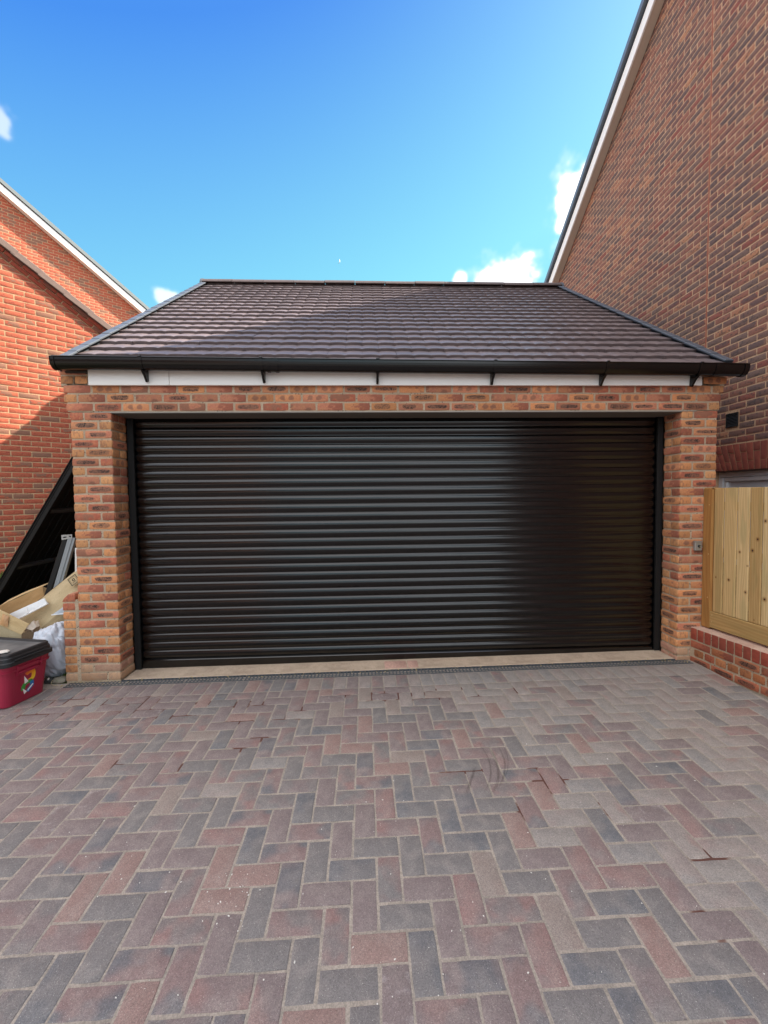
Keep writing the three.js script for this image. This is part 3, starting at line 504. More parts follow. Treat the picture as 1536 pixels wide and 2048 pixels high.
// ---------------------------------------------------------------- brick walls of the houses (local x along, y up, z out)
function courses({ x0, x1, y0, y1, joint, row, A, cells, rake, d = 0.06, o = {}, skip }) {
  // joint: x of a vertical joint in row n = 0; row: height of the middle of row n = 0
  const list = [], n0 = Math.ceil((row - y1) / 0.075), n1 = Math.floor((row - y0) / 0.075);
  for (let n = n0; n <= n1; n++) {
    const cy = row - n * 0.075, off = joint + (((n % 2) + 2) % 2) * 0.1125;
    for (let k = Math.floor((x0 - off) / 0.225); off + k * 0.225 < x1; k++) {
      let a = off + k * 0.225 + 0.005, b = a + 0.215; a = Math.max(a, x0); b = Math.min(b, x1); if (b - a < 0.03) continue;
      if (skip && skip((a + b) / 2, cy)) continue;
      const cx = (a + b) / 2, w = b - a; let c = cells();
      let g, m = T(cx + jr(0.0008), cy + jr(0.0008), jr(0.0012), jr(0.004), jr(0.004), jr(0.003));
      if (rake) {
        const top = Math.min(rake(a), rake(b)); if (Math.max(rake(a), rake(b)) < cy - 0.0325) continue;
        if (top < cy + 0.0325) {
          const sl = (rake(b) - rake(a)) / (b - a), poly = clipPoly([[-w / 2, -0.0325], [w / 2, -0.0325], [w / 2, 0.0325], [-w / 2, 0.0325]], rake(cx) - cy, sl);
          if (poly.length < 3) continue; g = ring(poly, d, 0.003, A.rect(c), [-w / 2, -0.0325, w, 0.065]); list.push({ g, m }); continue;
        }
      }
      g = w > 0.2 ? brickOf(o.k, 0.215, 0.065, d, A, c, o) : brickOf(o.k, w, 0.065, d, A, c, o); list.push({ g, m });
    }
  }
  return list;
}
function gable(points, depth, mat) { const s = new THREE.Shape(points.map(q => new THREE.Vector2(...q))), g = new THREE.ExtrudeGeometry(s, { depth, bevelEnabled: false }); g.translate(0, 0, -depth - 0.0025); return [g, mat]; }
const ident = new THREE.Matrix4();

// ---- right house: tall gable wall, white bargeboard, brick arch over a grey window
let redA;
const rh = thing('right_house', 'tall brown brick house gable with a pale bargeboard on the right', 'house', [6.224, 0, 0], -(Math.PI / 2 + 0.0264));
{
  const rake = x => Math.min(8.313 + (-2.302 - x) * -0.647, 8.313 + 2.302 * 0.647 - x * 0.647), ap = 8.313 + 2.302 * 0.647;
  const wall = new THREE.Group(); wall.name = 'wall'; rh.add(wall);
  const VX = [-1.128, -0.966], AX0 = -1.36, AX1 = 0.06, AY0 = 1.780, AY1 = 2.072, WX = [-1.29, -0.01];
  // body with a hole for the window
  const sh = new THREE.Shape([[-7.4, -0.3], [7.3, -0.3], [7.3, rake(7.3) - 0.02], [0, ap - 0.02], [-7.4, rake(-7.4) - 0.02]].map(q => new THREE.Vector2(...q)));
  const hole = new THREE.Path([[WX[0], 0.7], [WX[1], 0.7], [WX[1], AY0], [WX[0], AY0]].map(q => new THREE.Vector2(...q))); sh.holes.push(hole);
  const bg = new THREE.ExtrudeGeometry(sh, { depth: 0.3, bevelEnabled: false }); bg.translate(0, 0, -0.3 - 0.0028); mesh('mortar', bg, M_mortR, wall);
  for (const [x, w] of [[-7.25, 0.3], [7.15, 0.3]]) mesh('end_wall', box2(x - w / 2, x + w / 2, -0.3, rake(x) - 0.35, -9, -0.31, 0.01), MR_plain(), rh);
  mesh('rear_wall', box2(-7.1, 7.0, -0.3, 5, -9.2, -8.9, 0.01), MR_plain(), rh);
  const ro = { k: 'r', bev: 0.002, jit: 0.0018, nx: 3, ny: 1 }, cells = () => rnd() < 0.93 ? Math.floor(rnd() * 32) : 32 + Math.floor(rnd() * 8);
  const inArch = (x, y) => (y < AY1 + 0.03 && y > 0.62 && x > -1.5 && x < 0.2 && y > AY0 - 0.03 ? x > AX0 + 0.02 - 0.11 && x < AX1 + 0.12 : y <= AY0 && y > 0.62 && x > WX[0] - 0.1 && x < WX[1] + 0.1);
  const vent = (x, y) => x > VX[0] - 0.1 && x < VX[1] + 0.1 && y > 2.255 && y < 2.45;
  const sk = (x, y) => inArch(x, y) || vent(x, y);
  let list = courses({ x0: -1.445, x1: 7.28, y0: 0, y1: 9.9, joint: -1.324, row: 3.545, A: A_R, cells, rake, o: ro, skip: sk })
    .concat(courses({ x0: -7.38, x1: -1.465, y0: 0, y1: 9.9, joint: -1.5765, row: 3.545, A: A_R, cells, rake, o: ro }));
  // closers left and right of the vent
  const fill = (a, b, y) => { if (b - a > 0.02) list.push({ g: brickOf('r', b - a, 0.065, 0.06, A_R, cells(), ro), m: T((a + b) / 2, y, 0) }); };
  for (const n of [14, 15, 16]) { const y = 3.545 - n * 0.075 - 0.0; if (y < 2.255 || y > 2.45) continue; }
  for (let n = 14; n <= 18; n++) { const y = 3.545 - n * 0.075; if (y > 2.255 && y < 2.45) { const off = -1.324 + (n % 2) * 0.1125; const c = [0, 1, 2, 3].map(k => off - 0.225 + k * 0.225); for (const a of c) if (vent(a + 0.1125, y)) { fill(a + 0.005, Math.min(a + 0.22, VX[0] - 0.012), y); fill(Math.max(a + 0.005, VX[1] + 0.012), a + 0.22, y); } } }
  const shown = (px, py) => px > 1090 && (px > 1478 || py < 570 + (px - 1117) * 0.428 || (px > 1436 && py > 745 && py < 900));
  lay(wall, list, MR, 300, 'brick', shown);
  mesh('movement_joint', box2(-1.4640, -1.4460, 0, rake(-1.455) - 0.02, -0.02, -0.0006, 0.001), std(0x96543e, 0.8), wall);
  // soffit, bargeboard and dry verge along both rakes
  const beam = (o0, o1, h0, h1, mat, name, sgn) => {   // section from out o0..o1 and heights h0..h1 above the rake line
    const a = [0, ap], b = [sgn * 7.75, ap - 7.75 * 0.647]; const g = new THREE.BufferGeometry(); const s = new THREE.Shape([[a[0], a[1] + h0], [b[0], b[1] + h0], [b[0], b[1] + h1], [a[0], a[1] + h1]].map(q => new THREE.Vector2(...q)));
    const e = new THREE.ExtrudeGeometry(s, { depth: o1 - o0, bevelEnabled: true, bevelSize: 0.002, bevelThickness: 0.002, bevelSegments: 1 }); e.translate(0, 0, o0); mesh(name, e, mat, rh);
  };
  const M_soff = std(0xcdbfae, 0.6);
  for (const s of [-1, 1]) {
    beam(0.003, 0.125, -0.004, 0.018, M_soff, 'soffit', s);
    beam(0.128, 0.15, -0.012, 0.185, M_white, 'bargeboard', s);
    beam(-0.05, 0.14, 0.20, 0.235, std(0x2c2b2d, 0.8), 'batten_gap', s);
    beam(-0.05, 0.20, 0.240, 0.345, std(0x66707c, 0.4), 'verge_trim', s);
  }
  for (const s of [-1, 1]) { const L = 9.3, m = mesh('roof_slope', cbox(L, 0.1, 8.9, 0.01), std(0x5a5150, 0.8), rh); m.position.set(s * 3.85, ap + 0.26 - 3.85 * 0.647, -4.5); m.rotation.z = -s * Math.atan(0.647); }
  // air brick
  const v = new THREE.Group(); v.name = 'vent'; rh.add(v);
  mesh('vent_frame', new Bag().add(box2(VX[0], VX[1], 2.272, 2.284, -0.03, 0.012, 0.002), ident).add(box2(VX[0], VX[1], 2.418, 2.430, -0.03, 0.01, 0.002), ident).add(box2(VX[0], VX[0] + 0.01, 2.284, 2.418, -0.03, 0.008, 0.002), ident).add(box2(VX[1] - 0.01, VX[1], 2.284, 2.418, -0.03, 0.008, 0.002), ident).geo(), std(0x161110, 0.7), v);
  const lou = new Bag(); for (let k = 0; k < 8; k++) lou.add(cbox(VX[1] - VX[0] - 0.02, 0.012, 0.003, 0.001), T((VX[0] + VX[1]) / 2, 2.294 + k * 0.0165, 0.004, -0.7)); mesh('louvre', lou.geo(), std(0x161110, 0.7), v);
  mesh('vent_back', box2(VX[0] + 0.01, VX[1] - 0.01, 2.284, 2.418, -0.03, -0.0008, 0.001), std(0x070606, 1), v);
  // flat gauged arch: two bricks to a column, joints breaking, leaning away from the middle
  const arch = new THREE.Group(); arch.name = 'arch'; rh.add(arch); const mid = (AX0 + AX1) / 2, al = []; const rg = [];
  redA = atlas(4, 4, 64, 128, (cell, u, w) => { const S = 7000 + cell * 11, n = fbm(u * 3, w * 5, S, 4), g = hash3(Math.floor(u * 60), Math.floor(w * 120), S), q = hash3(cell, 1, 1); let c = mix3([140, 58, 44], [166, 78, 56], clamp(n * 1.6 - 0.3)); c = mix3(c, [124, 62, 50], q * 0.5); return [...c.map(k => k * (0.93 + g * 0.14)), 0.4 + 0.4 * n]; }, 1.05, 0.82);
  const MA = brickMat(redA, 0xffffff, 0.002);
  const NC = 21, top = 0.30, bw = (AX1 - AX0 + 0.14) / NC;
  for (let k = 0; k < NC; k++) {
    const xt = t => { const base = (k + t) - NC / 2; const bot = base * bw * 0.93, tp = base * bw * 1.16; return y => mid + bot + (tp - bot) * (y - AY0) / top; };
    const L = xt(0), Rr = xt(1), split = k % 2 ? AY0 + 0.195 : AY0 + 0.098;
    for (const [a, b] of [[AY0, split - 0.004], [split + 0.004, AY1]]) { const poly = [[L(a) + 0.004, a], [Rr(a) - 0.004, a], [Rr(b) - 0.004, b], [L(b) + 0.004, b]]; const c = Math.floor(rnd() * 16); const x0 = Math.min(...poly.map(q => q[0])), x1 = Math.max(...poly.map(q => q[0])); al.push({ g: ring(poly, 0.1, 0.0025, redA.rect(c), [x0, a, x1 - x0, b - a]), m: T(0, 0, 0.002 + jr(0.001)) }); }
  }
  lay(arch, al, MA, 300, 'brick', (x, y) => x > 1434);
  // window, only its head shows above the fence
  const win = new THREE.Group(); win.name = 'window'; rh.add(win);
  const fr = new Bag(), M_alu = std(0xe4e9ec, 0.4);
  fr.add(box2(WX[0], WX[1], AY0 - 0.072, AY0 - 0.012, -0.14, -0.06, 0.004), ident).add(box2(WX[0], WX[0] + 0.06, 0.7, AY0 - 0.072, -0.14, -0.06, 0.004), ident).add(box2(WX[1] - 0.06, WX[1], 0.7, AY0 - 0.072, -0.14, -0.06, 0.004), ident).add(box2(WX[0] + 0.06, WX[1] - 0.06, 0.7, 0.77, -0.14, -0.06, 0.004), ident);
  mesh('frame', fr.geo(), M_alu, win);
  const sa = new Bag(); sa.add(box2(WX[0] + 0.061, WX[1] - 0.061, AY0 - 0.122, AY0 - 0.074, -0.13, -0.072, 0.006), ident).add(box2(WX[0] + 0.061, WX[0] + 0.105, 0.77, AY0 - 0.124, -0.13, -0.072, 0.006), ident).add(box2(WX[1] - 0.105, WX[1] - 0.061, 0.77, AY0 - 0.124, -0.13, -0.072, 0.006), ident);
  mesh('sash', sa.geo(), std(0xf0f3f5, 0.35), win);
  mesh('steel_lintel', box2(WX[0] - 0.1, WX[1] + 0.1, AY0 - 0.011, AY0 - 0.004, -0.14, -0.002, 0.001), std(0x4a3a34, 0.7), win);
  mesh('pane', box2(WX[0] + 0.1, WX[1] - 0.1, 0.77, AY0 - 0.12, -0.112, -0.104, 0.001), new THREE.MeshPhysicalMaterial({ color: 0xdfe5ea, roughness: 0.08, metalness: 0.0, clearcoat: 1, clearcoatRoughness: 0.04 }), win);
}
function MR_plain() { return new THREE.MeshStandardMaterial({ map: grainTex(128, [132, 90, 74], [112, 80, 70], 10, 66), roughness: 0.95 }); }

// ---- left: low gable in front of a taller gable
const LTURN = 0.7156, LU = [0.7547, -0.6561], LNV = [0.6561, 0.7547];
const lo = thing('left_outbuilding', 'low red brick gable wall with raking brick courses beside the garage', 'building', [-5.4260, 0.0697, 0.1595], LTURN);
lo.scale.setScalar(0.955); lo.updateMatrixWorld(true);   // slightly smaller bricks than the garage's
{
  const wall = new THREE.Group(); wall.name = 'wall'; lo.add(wall);
  const tileB = x => 5.012 - 0.690 * (x - 3.846), ap = 0.8, roofY = x => x > ap ? tileB(x) : tileB(2 * ap - x);
  const rake = x => tileB(x) - 0.155;
  const [bg] = gable([[-5.6, -0.4], [7.2, -0.4], [7.2, roofY(7.2) - 0.02], [ap, roofY(ap) - 0.02], [-5.6, roofY(-5.6) - 0.02]], 7.35); mesh('mortar', bg, M_mortL, wall);
  const lo_o = { k: 'l', bev: 0.0018, jit: 0.0016, nx: 3, ny: 1 };
  const list = courses({ x0: -3, x1: 6.9, y0: 0.2, y1: 7.1, joint: 3.8571 - 0.1125, row: 3.907, A: A_L, cells: () => Math.floor(rnd() * 32), rake, o: lo_o });
  for (const e of list) e.g = e.g; lay(wall, list, ML, 300, 'brick', (x, y) => x < 300 && y > 470 && y < 1160 && (y < 725 ? x < 420 : x < 152));
  // two raking courses under the verge, each 15 mm further out
  const rk = [], th = -Math.atan(0.690), cs = Math.cos(th);
  for (let r = 0; r < 2; r++) for (let k = -2; k < 16; k++) {
    const s = 2.4 + k * 0.225 * cs * 1.0 + (r ? 0.06 : 0) + 0.1, h = 0.062, y = tileB(s) - (r ? 0.112 : 0.04);
    if (s < 0.9) continue; rk.push({ g: brickOf('lr', 0.215, 0.054, 0.09, A_L, Math.floor(rnd() * 32), lo_o), m: T(s, y, r ? 0.014 : 0.028, 0, 0, th) });
  }
  lay(wall, rk, new THREE.MeshStandardMaterial({ map: A_L.map, bumpMap: A_L.bump, bumpScale: 0.002, roughness: 0.9, color: 0xd8b8b0 }), 60, 'raking_brick');
  { const s = new THREE.Shape([[ap, tileB(ap)], [7.2, tileB(7.2)], [7.2, tileB(7.2) - 0.145], [ap, tileB(ap) - 0.145]].map(q => new THREE.Vector2(...q))), g = new THREE.ExtrudeGeometry(s, { depth: 0.012, bevelEnabled: false }); g.translate(0, 0, -0.006); mesh('raking_mortar', g, M_mortL, wall); }
  // verge tiles lapping down the rake, roof slopes behind
  const roof = new THREE.Group(); roof.name = 'roof'; lo.add(roof); const M_vt = new THREE.MeshStandardMaterial({ map: grainTex(256, [132, 112, 104], [114, 98, 92], 14, 97), roughness: 0.85 });
  const vg = cbox(0.40, 0.085, 0.34, 0.006); for (let k = 0; k < 22; k++) { const s = 1.0 + k * 0.285; const m = mesh('verge_tile', vg, M_vt, roof); m.position.set(s, tileB(s) + 0.048, -0.105 + jr(0.002)); m.rotation.z = th + 0.035; }
  for (const s of [-1, 1]) { const m = mesh('roof_slope', cbox(7.6, 0.08, 7.3, 0.01), M_vt, roof); m.position.set(ap + s * 3.1, tileB(ap + 3.1) + 0.03, -3.85); m.rotation.z = s * th; }
}
const lh = thing('left_house', 'taller red brick house gable with a white bargeboard behind the low gable', 'house', [-5.7798 - LNV[0] * 6.8, 0, -LNV[1] * 6.8], LTURN);
{
  const wall = new THREE.Group(); wall.name = 'wall'; lh.add(wall);
  const ap = 2.0, rake = x => x > ap ? 9.315 - 0.678 * (x - 4.10) : 9.315 - 0.678 * (2 * ap - x - 4.10);
  const [bg] = gable([[-6.4, -0.3], [10.2, -0.3], [10.2, rake(10.2) - 0.02], [ap, rake(ap) - 0.02], [-6.4, rake(-6.4) - 0.02]], 7); mesh('mortar', bg, M_mortL, wall);
  const list = courses({ x0: 2.4, x1: 9, y0: 3.4, y1: 10.6, joint: 3.9, row: 7.9, A: A_L, cells: () => Math.floor(rnd() * 32), rake, o: { k: 'l', bev: 0.0018, jit: 0.0016, nx: 3, ny: 1 } });
  lay(wall, list, ML, 300, 'brick', (x, y) => x < 285 && y > 360 && y < 655 && y < 470 + x * 0.84);
  const th = -Math.atan(0.678);
  const beam = (o0, o1, h0, h1, mat, name, s) => { const a = [ap, rake(ap)], b = [ap + s * 8.6, rake(ap + 8.6)]; const sh = new THREE.Shape([[a[0], a[1] + h0], [b[0], b[1] + h0], [b[0], b[1] + h1], [a[0], a[1] + h1]].map(q => new THREE.Vector2(...q))); const e = new THREE.ExtrudeGeometry(sh, { depth: o1 - o0, bevelEnabled: false }); e.translate(0, 0, o0); mesh(name, e, mat, lh); };
  for (const s of [1, -1]) { beam(0.003, 0.16, 0.0, 0.02, std(0xd8d2c8, 0.6), 'soffit', s); beam(0.163, 0.185, 0.0, 0.175, M_white, 'bargeboard', s); beam(-0.02, 0.17, 0.18, 0.205, std(0x2c2b2d, 0.8), 'batten_gap', s); beam(-0.02, 0.21, 0.21, 0.315, std(0x7c8486, 0.45), 'verge_trim', s); }
  for (const s of [1, -1]) { const m = mesh('roof_slope', cbox(10.5, 0.08, 6.8, 0.01), std(0x5a5150, 0.8), lh); m.position.set(ap + s * 4.3, rake(ap + 4.3) + 0.25, -3.45); m.rotation.z = s * th; }
}

// ---------------------------------------------------------------- low wall and fence on the right
const WT = -(Math.PI / 2 - 7 * Math.PI / 180);
const lw = thing('low_brick_wall', 'low brick wall with a red brick coping under the timber fence', 'wall', [4.955, 0, 0.0], WT);
{
  const core = new Bag().add(box2(-0.02, 2.6, -0.3, 0.232, -0.208, -0.006, 0.003), ident).add(box2(0.0, 2.6, 0.225, 0.340, -0.206, -0.005, 0.003), ident); mesh('mortar', core.geo(), mortarMat(0xcfc6ba), lw);
  const coping = [], body = []; const o = { bev: 0.004, jit: 0.0022, nx: 3, ny: 2 };
  for (let k = 0; k < 39; k++) { const g = brickOf('cop', 0.058, 0.1, 0.212, redA, Math.floor(rnd() * 16), { bev: 0.003, jit: 0.001, nx: 2, ny: 2 }); coping.push({ g, m: T(0.037 + k * 0.0655, 0.290 + jr(0.001), 0.001 + jr(0.001)) }); }
  const rows = [[0.198, 'S'], [0.126, 'H'], [0.052, 'S'], [-0.022, 'H'], [-0.096, 'S']];
  for (const [y, t] of rows) { const P = t === 'S' ? 0.1985 : 0.1, n = Math.floor(2.6 / P); for (let k = 0; k < n; k++) { const w = P - 0.011; body.push({ g: brickOf('lw', w, 0.062, 0.1, A_G, t === 'S' ? Math.floor(rnd() * 40) : 40 + Math.floor(rnd() * 18), o), m: T((t === 'S' ? 0.0 : 0.037 - 0.0) + k * P + P / 2, y + jr(0.0015), jr(0.0015), 0, jr(0.006), jr(0.006)) }); } }
  lay(lw, coping, new THREE.MeshStandardMaterial({ map: redA.map, bumpMap: redA.bump, bumpScale: 0.002, roughness: 0.9, color: 0xffeee0 }), 100, 'coping_brick');
  lay(lw, body, new THREE.MeshStandardMaterial({ map: A_G.map, bumpMap: A_G.bump, bumpScale: 0.003, roughness: 0.9, color: 0xd6c4be }), 200, 'brick');
  mesh('coping_bed', box2(0, 2.6, 0.336, 0.343, -0.204, -0.007, 0.002), new THREE.MeshStandardMaterial({ map: grainTex(256, [206, 178, 160], [186, 152, 136], 12, 95), roughness: 0.95 }), lw);
  mesh('footing', box2(-0.02, 2.6, -0.2, 0.012, -0.1, 0.028, 0.008), new THREE.MeshStandardMaterial({ map: grainTex(128, [150, 140, 126], [128, 120, 108], 12, 96), roughness: 0.98 }), lw);
}
const woodTex = seed => dataTex(256, 1024, (i, j) => {
  const x = i / 256, y = j / 1024, S = seed * 13 + 8000; let wob = fbm(x * 1.5, y * 2.2, S, 3) * 1.2;
  const ringv = Math.abs(((x * 5 + wob * 2.2 + fbm(x * 3, y * 0.8, S + 4, 2)) % 1) - 0.5) * 2, fine = fbm(x * 60, y * 5, S + 7, 3), n = fbm(x * 2, y * 3, S + 9, 3);
  let c = mix3([224, 200, 152], [198, 168, 120], clamp(ringv * 0.8 + fine * 0.7 - 0.3)); c = mix3(c, [186, 170, 124], sstep(0.5, 0.7, n) * 0.6);
  for (let k = 0; k < 1 + seed % 3; k++) { const kx = hash3(k, seed, 1), ky = hash3(k, seed, 2), r = 0.02 + 0.06 * hash3(k, seed, 3), d = Math.hypot(x - kx, (y - ky) * 9); c = mix3(c, [150, 108, 62], sstep(r * 3.2, r, d) * 0.6); c = mix3(c, [58, 38, 26], sstep(r * 1.15, r * 0.7, d)); }
  return c;
});
const woods = [1, 2, 3, 4, 5].map(k => new THREE.MeshStandardMaterial({ map: woodTex(k), roughness: 0.85, bumpMap: grainBump(64, 8, 60 + k), bumpScale: 0.0006 }));
const unitUV = (g, w, h) => { const u = g.attributes.uv, p = g.attributes.position; g.computeBoundingBox(); const b = g.boundingBox; for (let k = 0; k < u.count; k++) u.setXY(k, clamp((p.getX(k) - b.min.x + (p.getZ(k) - b.min.z) * 0.3) / w), clamp((p.getY(k) - b.min.y) / h)); return g; };
const boardM = [0xfffaf0, 0xe8dcc8, 0xffffff, 0xe0d2ba, 0xf8f0e0, 0xf0e4cc, 0xfffcf4].map((c, k) => new THREE.MeshStandardMaterial({ map: woodTex(20 + k), color: c, roughness: 0.85 }));
const fence = thing('timber_fence', 'new close boarded timber fence standing on the low brick wall', 'fence', [4.955, 0, 0.0], WT);
{
  const OFF = -0.10;
  mesh('post', unitUV(box2(0.004, 0.100, 0.345, 1.578, OFF - 0.1, OFF, 0.012), 0.13, 1.3), new THREE.MeshStandardMaterial({ map: woodTex(9), roughness: 0.85, color: 0xc09c70 }), fence);
  mesh('post', unitUV(box2(1.9, 2.0, 0.345, 1.578, OFF - 0.1, OFF, 0.008), 0.13, 1.3), woods[1], fence);
  const edges = [0.104, 0.19, 0.302, 0.404, 0.50, 0.60]; while (edges[edges.length - 1] < 1.88) edges.push(edges[edges.length - 1] + 0.1);
  for (let k = 0; k + 1 < edges.length; k++) {
    const a = edges[k], b = edges[k + 1] - 0.0035, w = b - a, g = box2(-w / 2, w / 2, 0, 1.07, -0.011, 0.011, 0.003), p = g.attributes.position;
    for (let q = 0; q < p.count; q++) p.setZ(q, p.getZ(q) * (0.55 + 0.45 * clamp(0.5 - p.getX(q) / w))); unitUV(g, w, 1.07);
    const m = mesh('board', g, boardM[(k * 3 + 1) % 7], fence); m.position.set((a + b) / 2, 0.505 + jr(0.001), OFF - 0.022 + jr(0.001)); m.rotation.y = -0.12; m.rotation.z = jr(0.002);
  }
  mesh('gravel_board', (() => { const g = box2(0.088, 1.9, 0.362, 0.502, OFF - 0.03, OFF - 0.002, 0.004), u = g.attributes.uv, p = g.attributes.position; for (let k = 0; k < u.count; k++) u.setXY(k, (p.getY(k) - 0.362) / 0.14, p.getX(k) / 1.9 * 1.3); return g; })(), new THREE.MeshStandardMaterial({ map: woodTex(12), roughness: 0.9, color: 0xcfc0a4 }), fence);
  for (const y of [0.62, 1.02, 1.42]) mesh('rail', box2(0.09, 1.9, y - 0.035, y + 0.035, OFF - 0.075, OFF - 0.034, 0.004), woods[0], fence);
  const sc = new THREE.SphereGeometry(0.004, 10, 6); sc.scale(1, 1, 0.5); const M_sc = std(0xd9c08a, 0.3, { metalness: 0.8 });
  for (const [x, y] of [[0.07, 1.43], [0.07, 1.0], [0.07, 0.62], [0.115, 0.475], [0.113, 0.415]]) mesh('screw', sc, M_sc, fence).position.set(x, y, OFF + 0.001);
}

// ---------------------------------------------------------------- channel drain along the threshold
const drain = thing('channel_drain', 'long black slotted drain grating across the foot of the garage door', 'drain', [0, 0.0035, 0.0]);
drain.rotation.z = 0.00896;
{
  const M_dr = std(0x44494e, 0.5), z0 = -0.024, z1 = 0.078, y = 0.0;
  mesh('trough', box2(-0.42, 4.94, -0.09, -0.03, z0, z1, 0.002), std(0x0a0a0a, 1), drain);
  for (let k = 0; k < 11; k++) {
    const a = -0.42 + k * 0.487, b = a + 0.483, g = new Bag(); const zs = [[z0, z0 + 0.008], [0.0085, 0.0125], [0.041, 0.045], [z1 - 0.008, z1]];
    zs.forEach(([p, q]) => g.add(box2(a, b, y - 0.02, y, p, q, 0.0015), ident));
    for (let x = a + 0.006; x < b; x += 0.03) g.add(box2(x, x + 0.011, y - 0.02, y - 0.0016, z0 + 0.008, z1 - 0.008, 0.001), ident);
    mesh('grate', g.geo(), M_dr, drain);
  }
}

// ---------------------------------------------------------------- short stub of brick beside the left pillar
const stub = thing('brick_stub', 'short stub of brickwork with a sloping top against the left garage pillar', 'wall', [-0.39, 0, 0]);
{
  mesh('mortar', box2(-0.058, 0.068, -0.1, 0.70, -0.1, -0.006, 0.004), M_mortG, stub); const l = [];
  for (let k = 0; k < 9; k++) l.push({ g: brickOf('g', 0.1025, 0.065, 0.1025, A_G, k < 1 ? 59 : 40 + (k * 5) % 18, { bev: 0.005, jit: 0.003, nx: 3 }), m: T(-0.012 + jr(0.001), k * 0.075 + 0.0425, -0.001) });
  l.push({ g: ring([[-0.051, -0.0325], [0.051, -0.0325], [0.051, 0.0325], [0.0, 0.0325], [-0.04, -0.005]], 0.1, 0.004, A_G.rect(44), [-0.051, -0.0325, 0.1025, 0.065]), m: T(-0.012, 9 * 0.075 + 0.0425, -0.001) });
  lay(stub, l, MG, 20, 'brick');
}
// ---------------------------------------------------------------- the old door leaf leaning on the garage side, and the rubbish under it
const leaf = thing('old_garage_door', 'old black metal garage door leaf leaning against the side of the garage', 'door panel', [-1.62, 0.356, -0.5]);
{
  const M_leaf = std(0x17181a, 0.45, { metalness: 0.3 }), M_under = std(0x0d0d0e, 0.6);
  const th = Math.atan2(0.85, 0.525) - Math.PI / 2;        // lean of the panel: local y runs up it
  const g = new THREE.Group(); g.name = 'panel'; g.rotation.z = th; leaf.add(g); const L = 2.34;
  mesh('skin', box2(-0.012, -0.006, 0, L, -2.1, 0, 0.001), M_under, g);
  const rail = new Bag(); rail.add(box2(-0.004, 0.052, 0, L, -0.004, 0.002, 0.001), ident).add(box2(-0.012, -0.004, 0, L, -0.05, 0.012, 0.002), ident).add(box2(0.048, 0.054, 0, L, -0.03, 0.002, 0.001), ident).add(box2(0.006, 0.014, 0, L, 0.002, 0.007, 0.002), ident); mesh('edge_rail', rail.geo(), M_leaf, g);
  const rb = new Bag(); for (let k = 0; k < 18; k++) rb.add(box2(-0.006, 0.006, 0.03, L - 0.03, -0.1 - k * 0.105, -0.09 - k * 0.105, 0.002), ident); mesh('rib', rb.geo(), M_under, g);
  for (const y of [0.12, 0.62, 1.25, 1.85]) { const m = mesh('brace', box2(-0.006, 0.03, y, y + 0.035, -2.05, -0.03, 0.003), std(0x4a4c4e, 0.5), g); m.rotation.x = 0.0; }
  const bo = new THREE.CylinderGeometry(0.006, 0.006, 0.006, 10); bo.rotateX(Math.PI / 2); for (const y of [1.36, 1.43]) mesh('bolt', bo, std(0x050505, 0.4), g).position.set(0.028, y, 0.005);
}
const tr = thing('steel_track', 'grey galvanised steel track leaning under the old door leaf', 'metal bar', [-0.60, 1.19, -0.36]);
{ const M = std(0x9aa3a8, 0.4, { metalness: 0.5 }), up = new THREE.Vector3(0, 0, 1); const e = [-0.20, -0.74, 0.06];
  const t = new Bag(); t.add(bar([0, 0, 0], e, 0.062, 0.003, 0.001, up), ident).add(bar([0.029, 0, -0.016], [e[0] + 0.029, e[1], e[2] - 0.016], 0.003, 0.032, 0.001, up), ident).add(bar([-0.029, 0, -0.016], [e[0] - 0.029, e[1], e[2] - 0.016], 0.003, 0.032, 0.001, up), ident).add(bar([0.008, 0, 0.004], [e[0] + 0.008, e[1], e[2] + 0.004], 0.004, 0.005, 0.001, up), ident); mesh('track', t.geo(), M, tr); }
const tb = thing('black_bar', 'black steel bar with a bracket plate on its top end beside the grey track', 'metal bar', [-0.665, 1.165, -0.37]);
{ const t = bar([0, 0, 0], [-0.165, -0.52, 0.03], 0.045, 0.02, 0.003); mesh('bar', t, std(0x1a1c1d, 0.55, { metalness: 0.3 }), tb);
  const sh = new THREE.Shape([[-0.045, -0.022], [0.05, -0.018], [0.054, 0.018], [-0.04, 0.024]].map(q => new THREE.Vector2(...q))); for (const [cx, cy, rx, ry] of [[-0.014, 0, 0.018, 0.006], [0.033, 0.0, 0.009, 0.009]]) { const h = new THREE.Path(); h.absellipse(cx, cy, rx, ry, 0, Math.PI * 2); sh.holes.push(h); }
  const pl = mesh('bracket_plate', new THREE.ExtrudeGeometry(sh, { depth: 0.003, bevelEnabled: false, curveSegments: 10 }), std(0xb2b6b6, 0.4, { metalness: 0.5 }), tb); pl.position.set(0.02, 0.03, 0.012); pl.rotation.z = 0.12; }
const ws = thing('white_strip', 'narrow white plastic strip standing beside the left pillar', 'plastic strip', [-0.545, 0.60, -0.30]);
mesh('strip', bar([0, 0, 0], [0.012, 0.5, -0.01], 0.016, 0.004, 0.001), std(0xe6e4df, 0.4), ws);

const cardTex = (seed, a, b) => grainTex(256, a, b, 6, seed, 0.004), card = (a, b, s) => new THREE.MeshStandardMaterial({ map: cardTex(s, a, b), roughness: 0.9 });
const M_c1 = card([198, 180, 144], [180, 160, 124], 501), M_c2 = card([182, 146, 100], [164, 128, 84], 502), M_c3 = card([206, 182, 138], [188, 160, 116], 503);
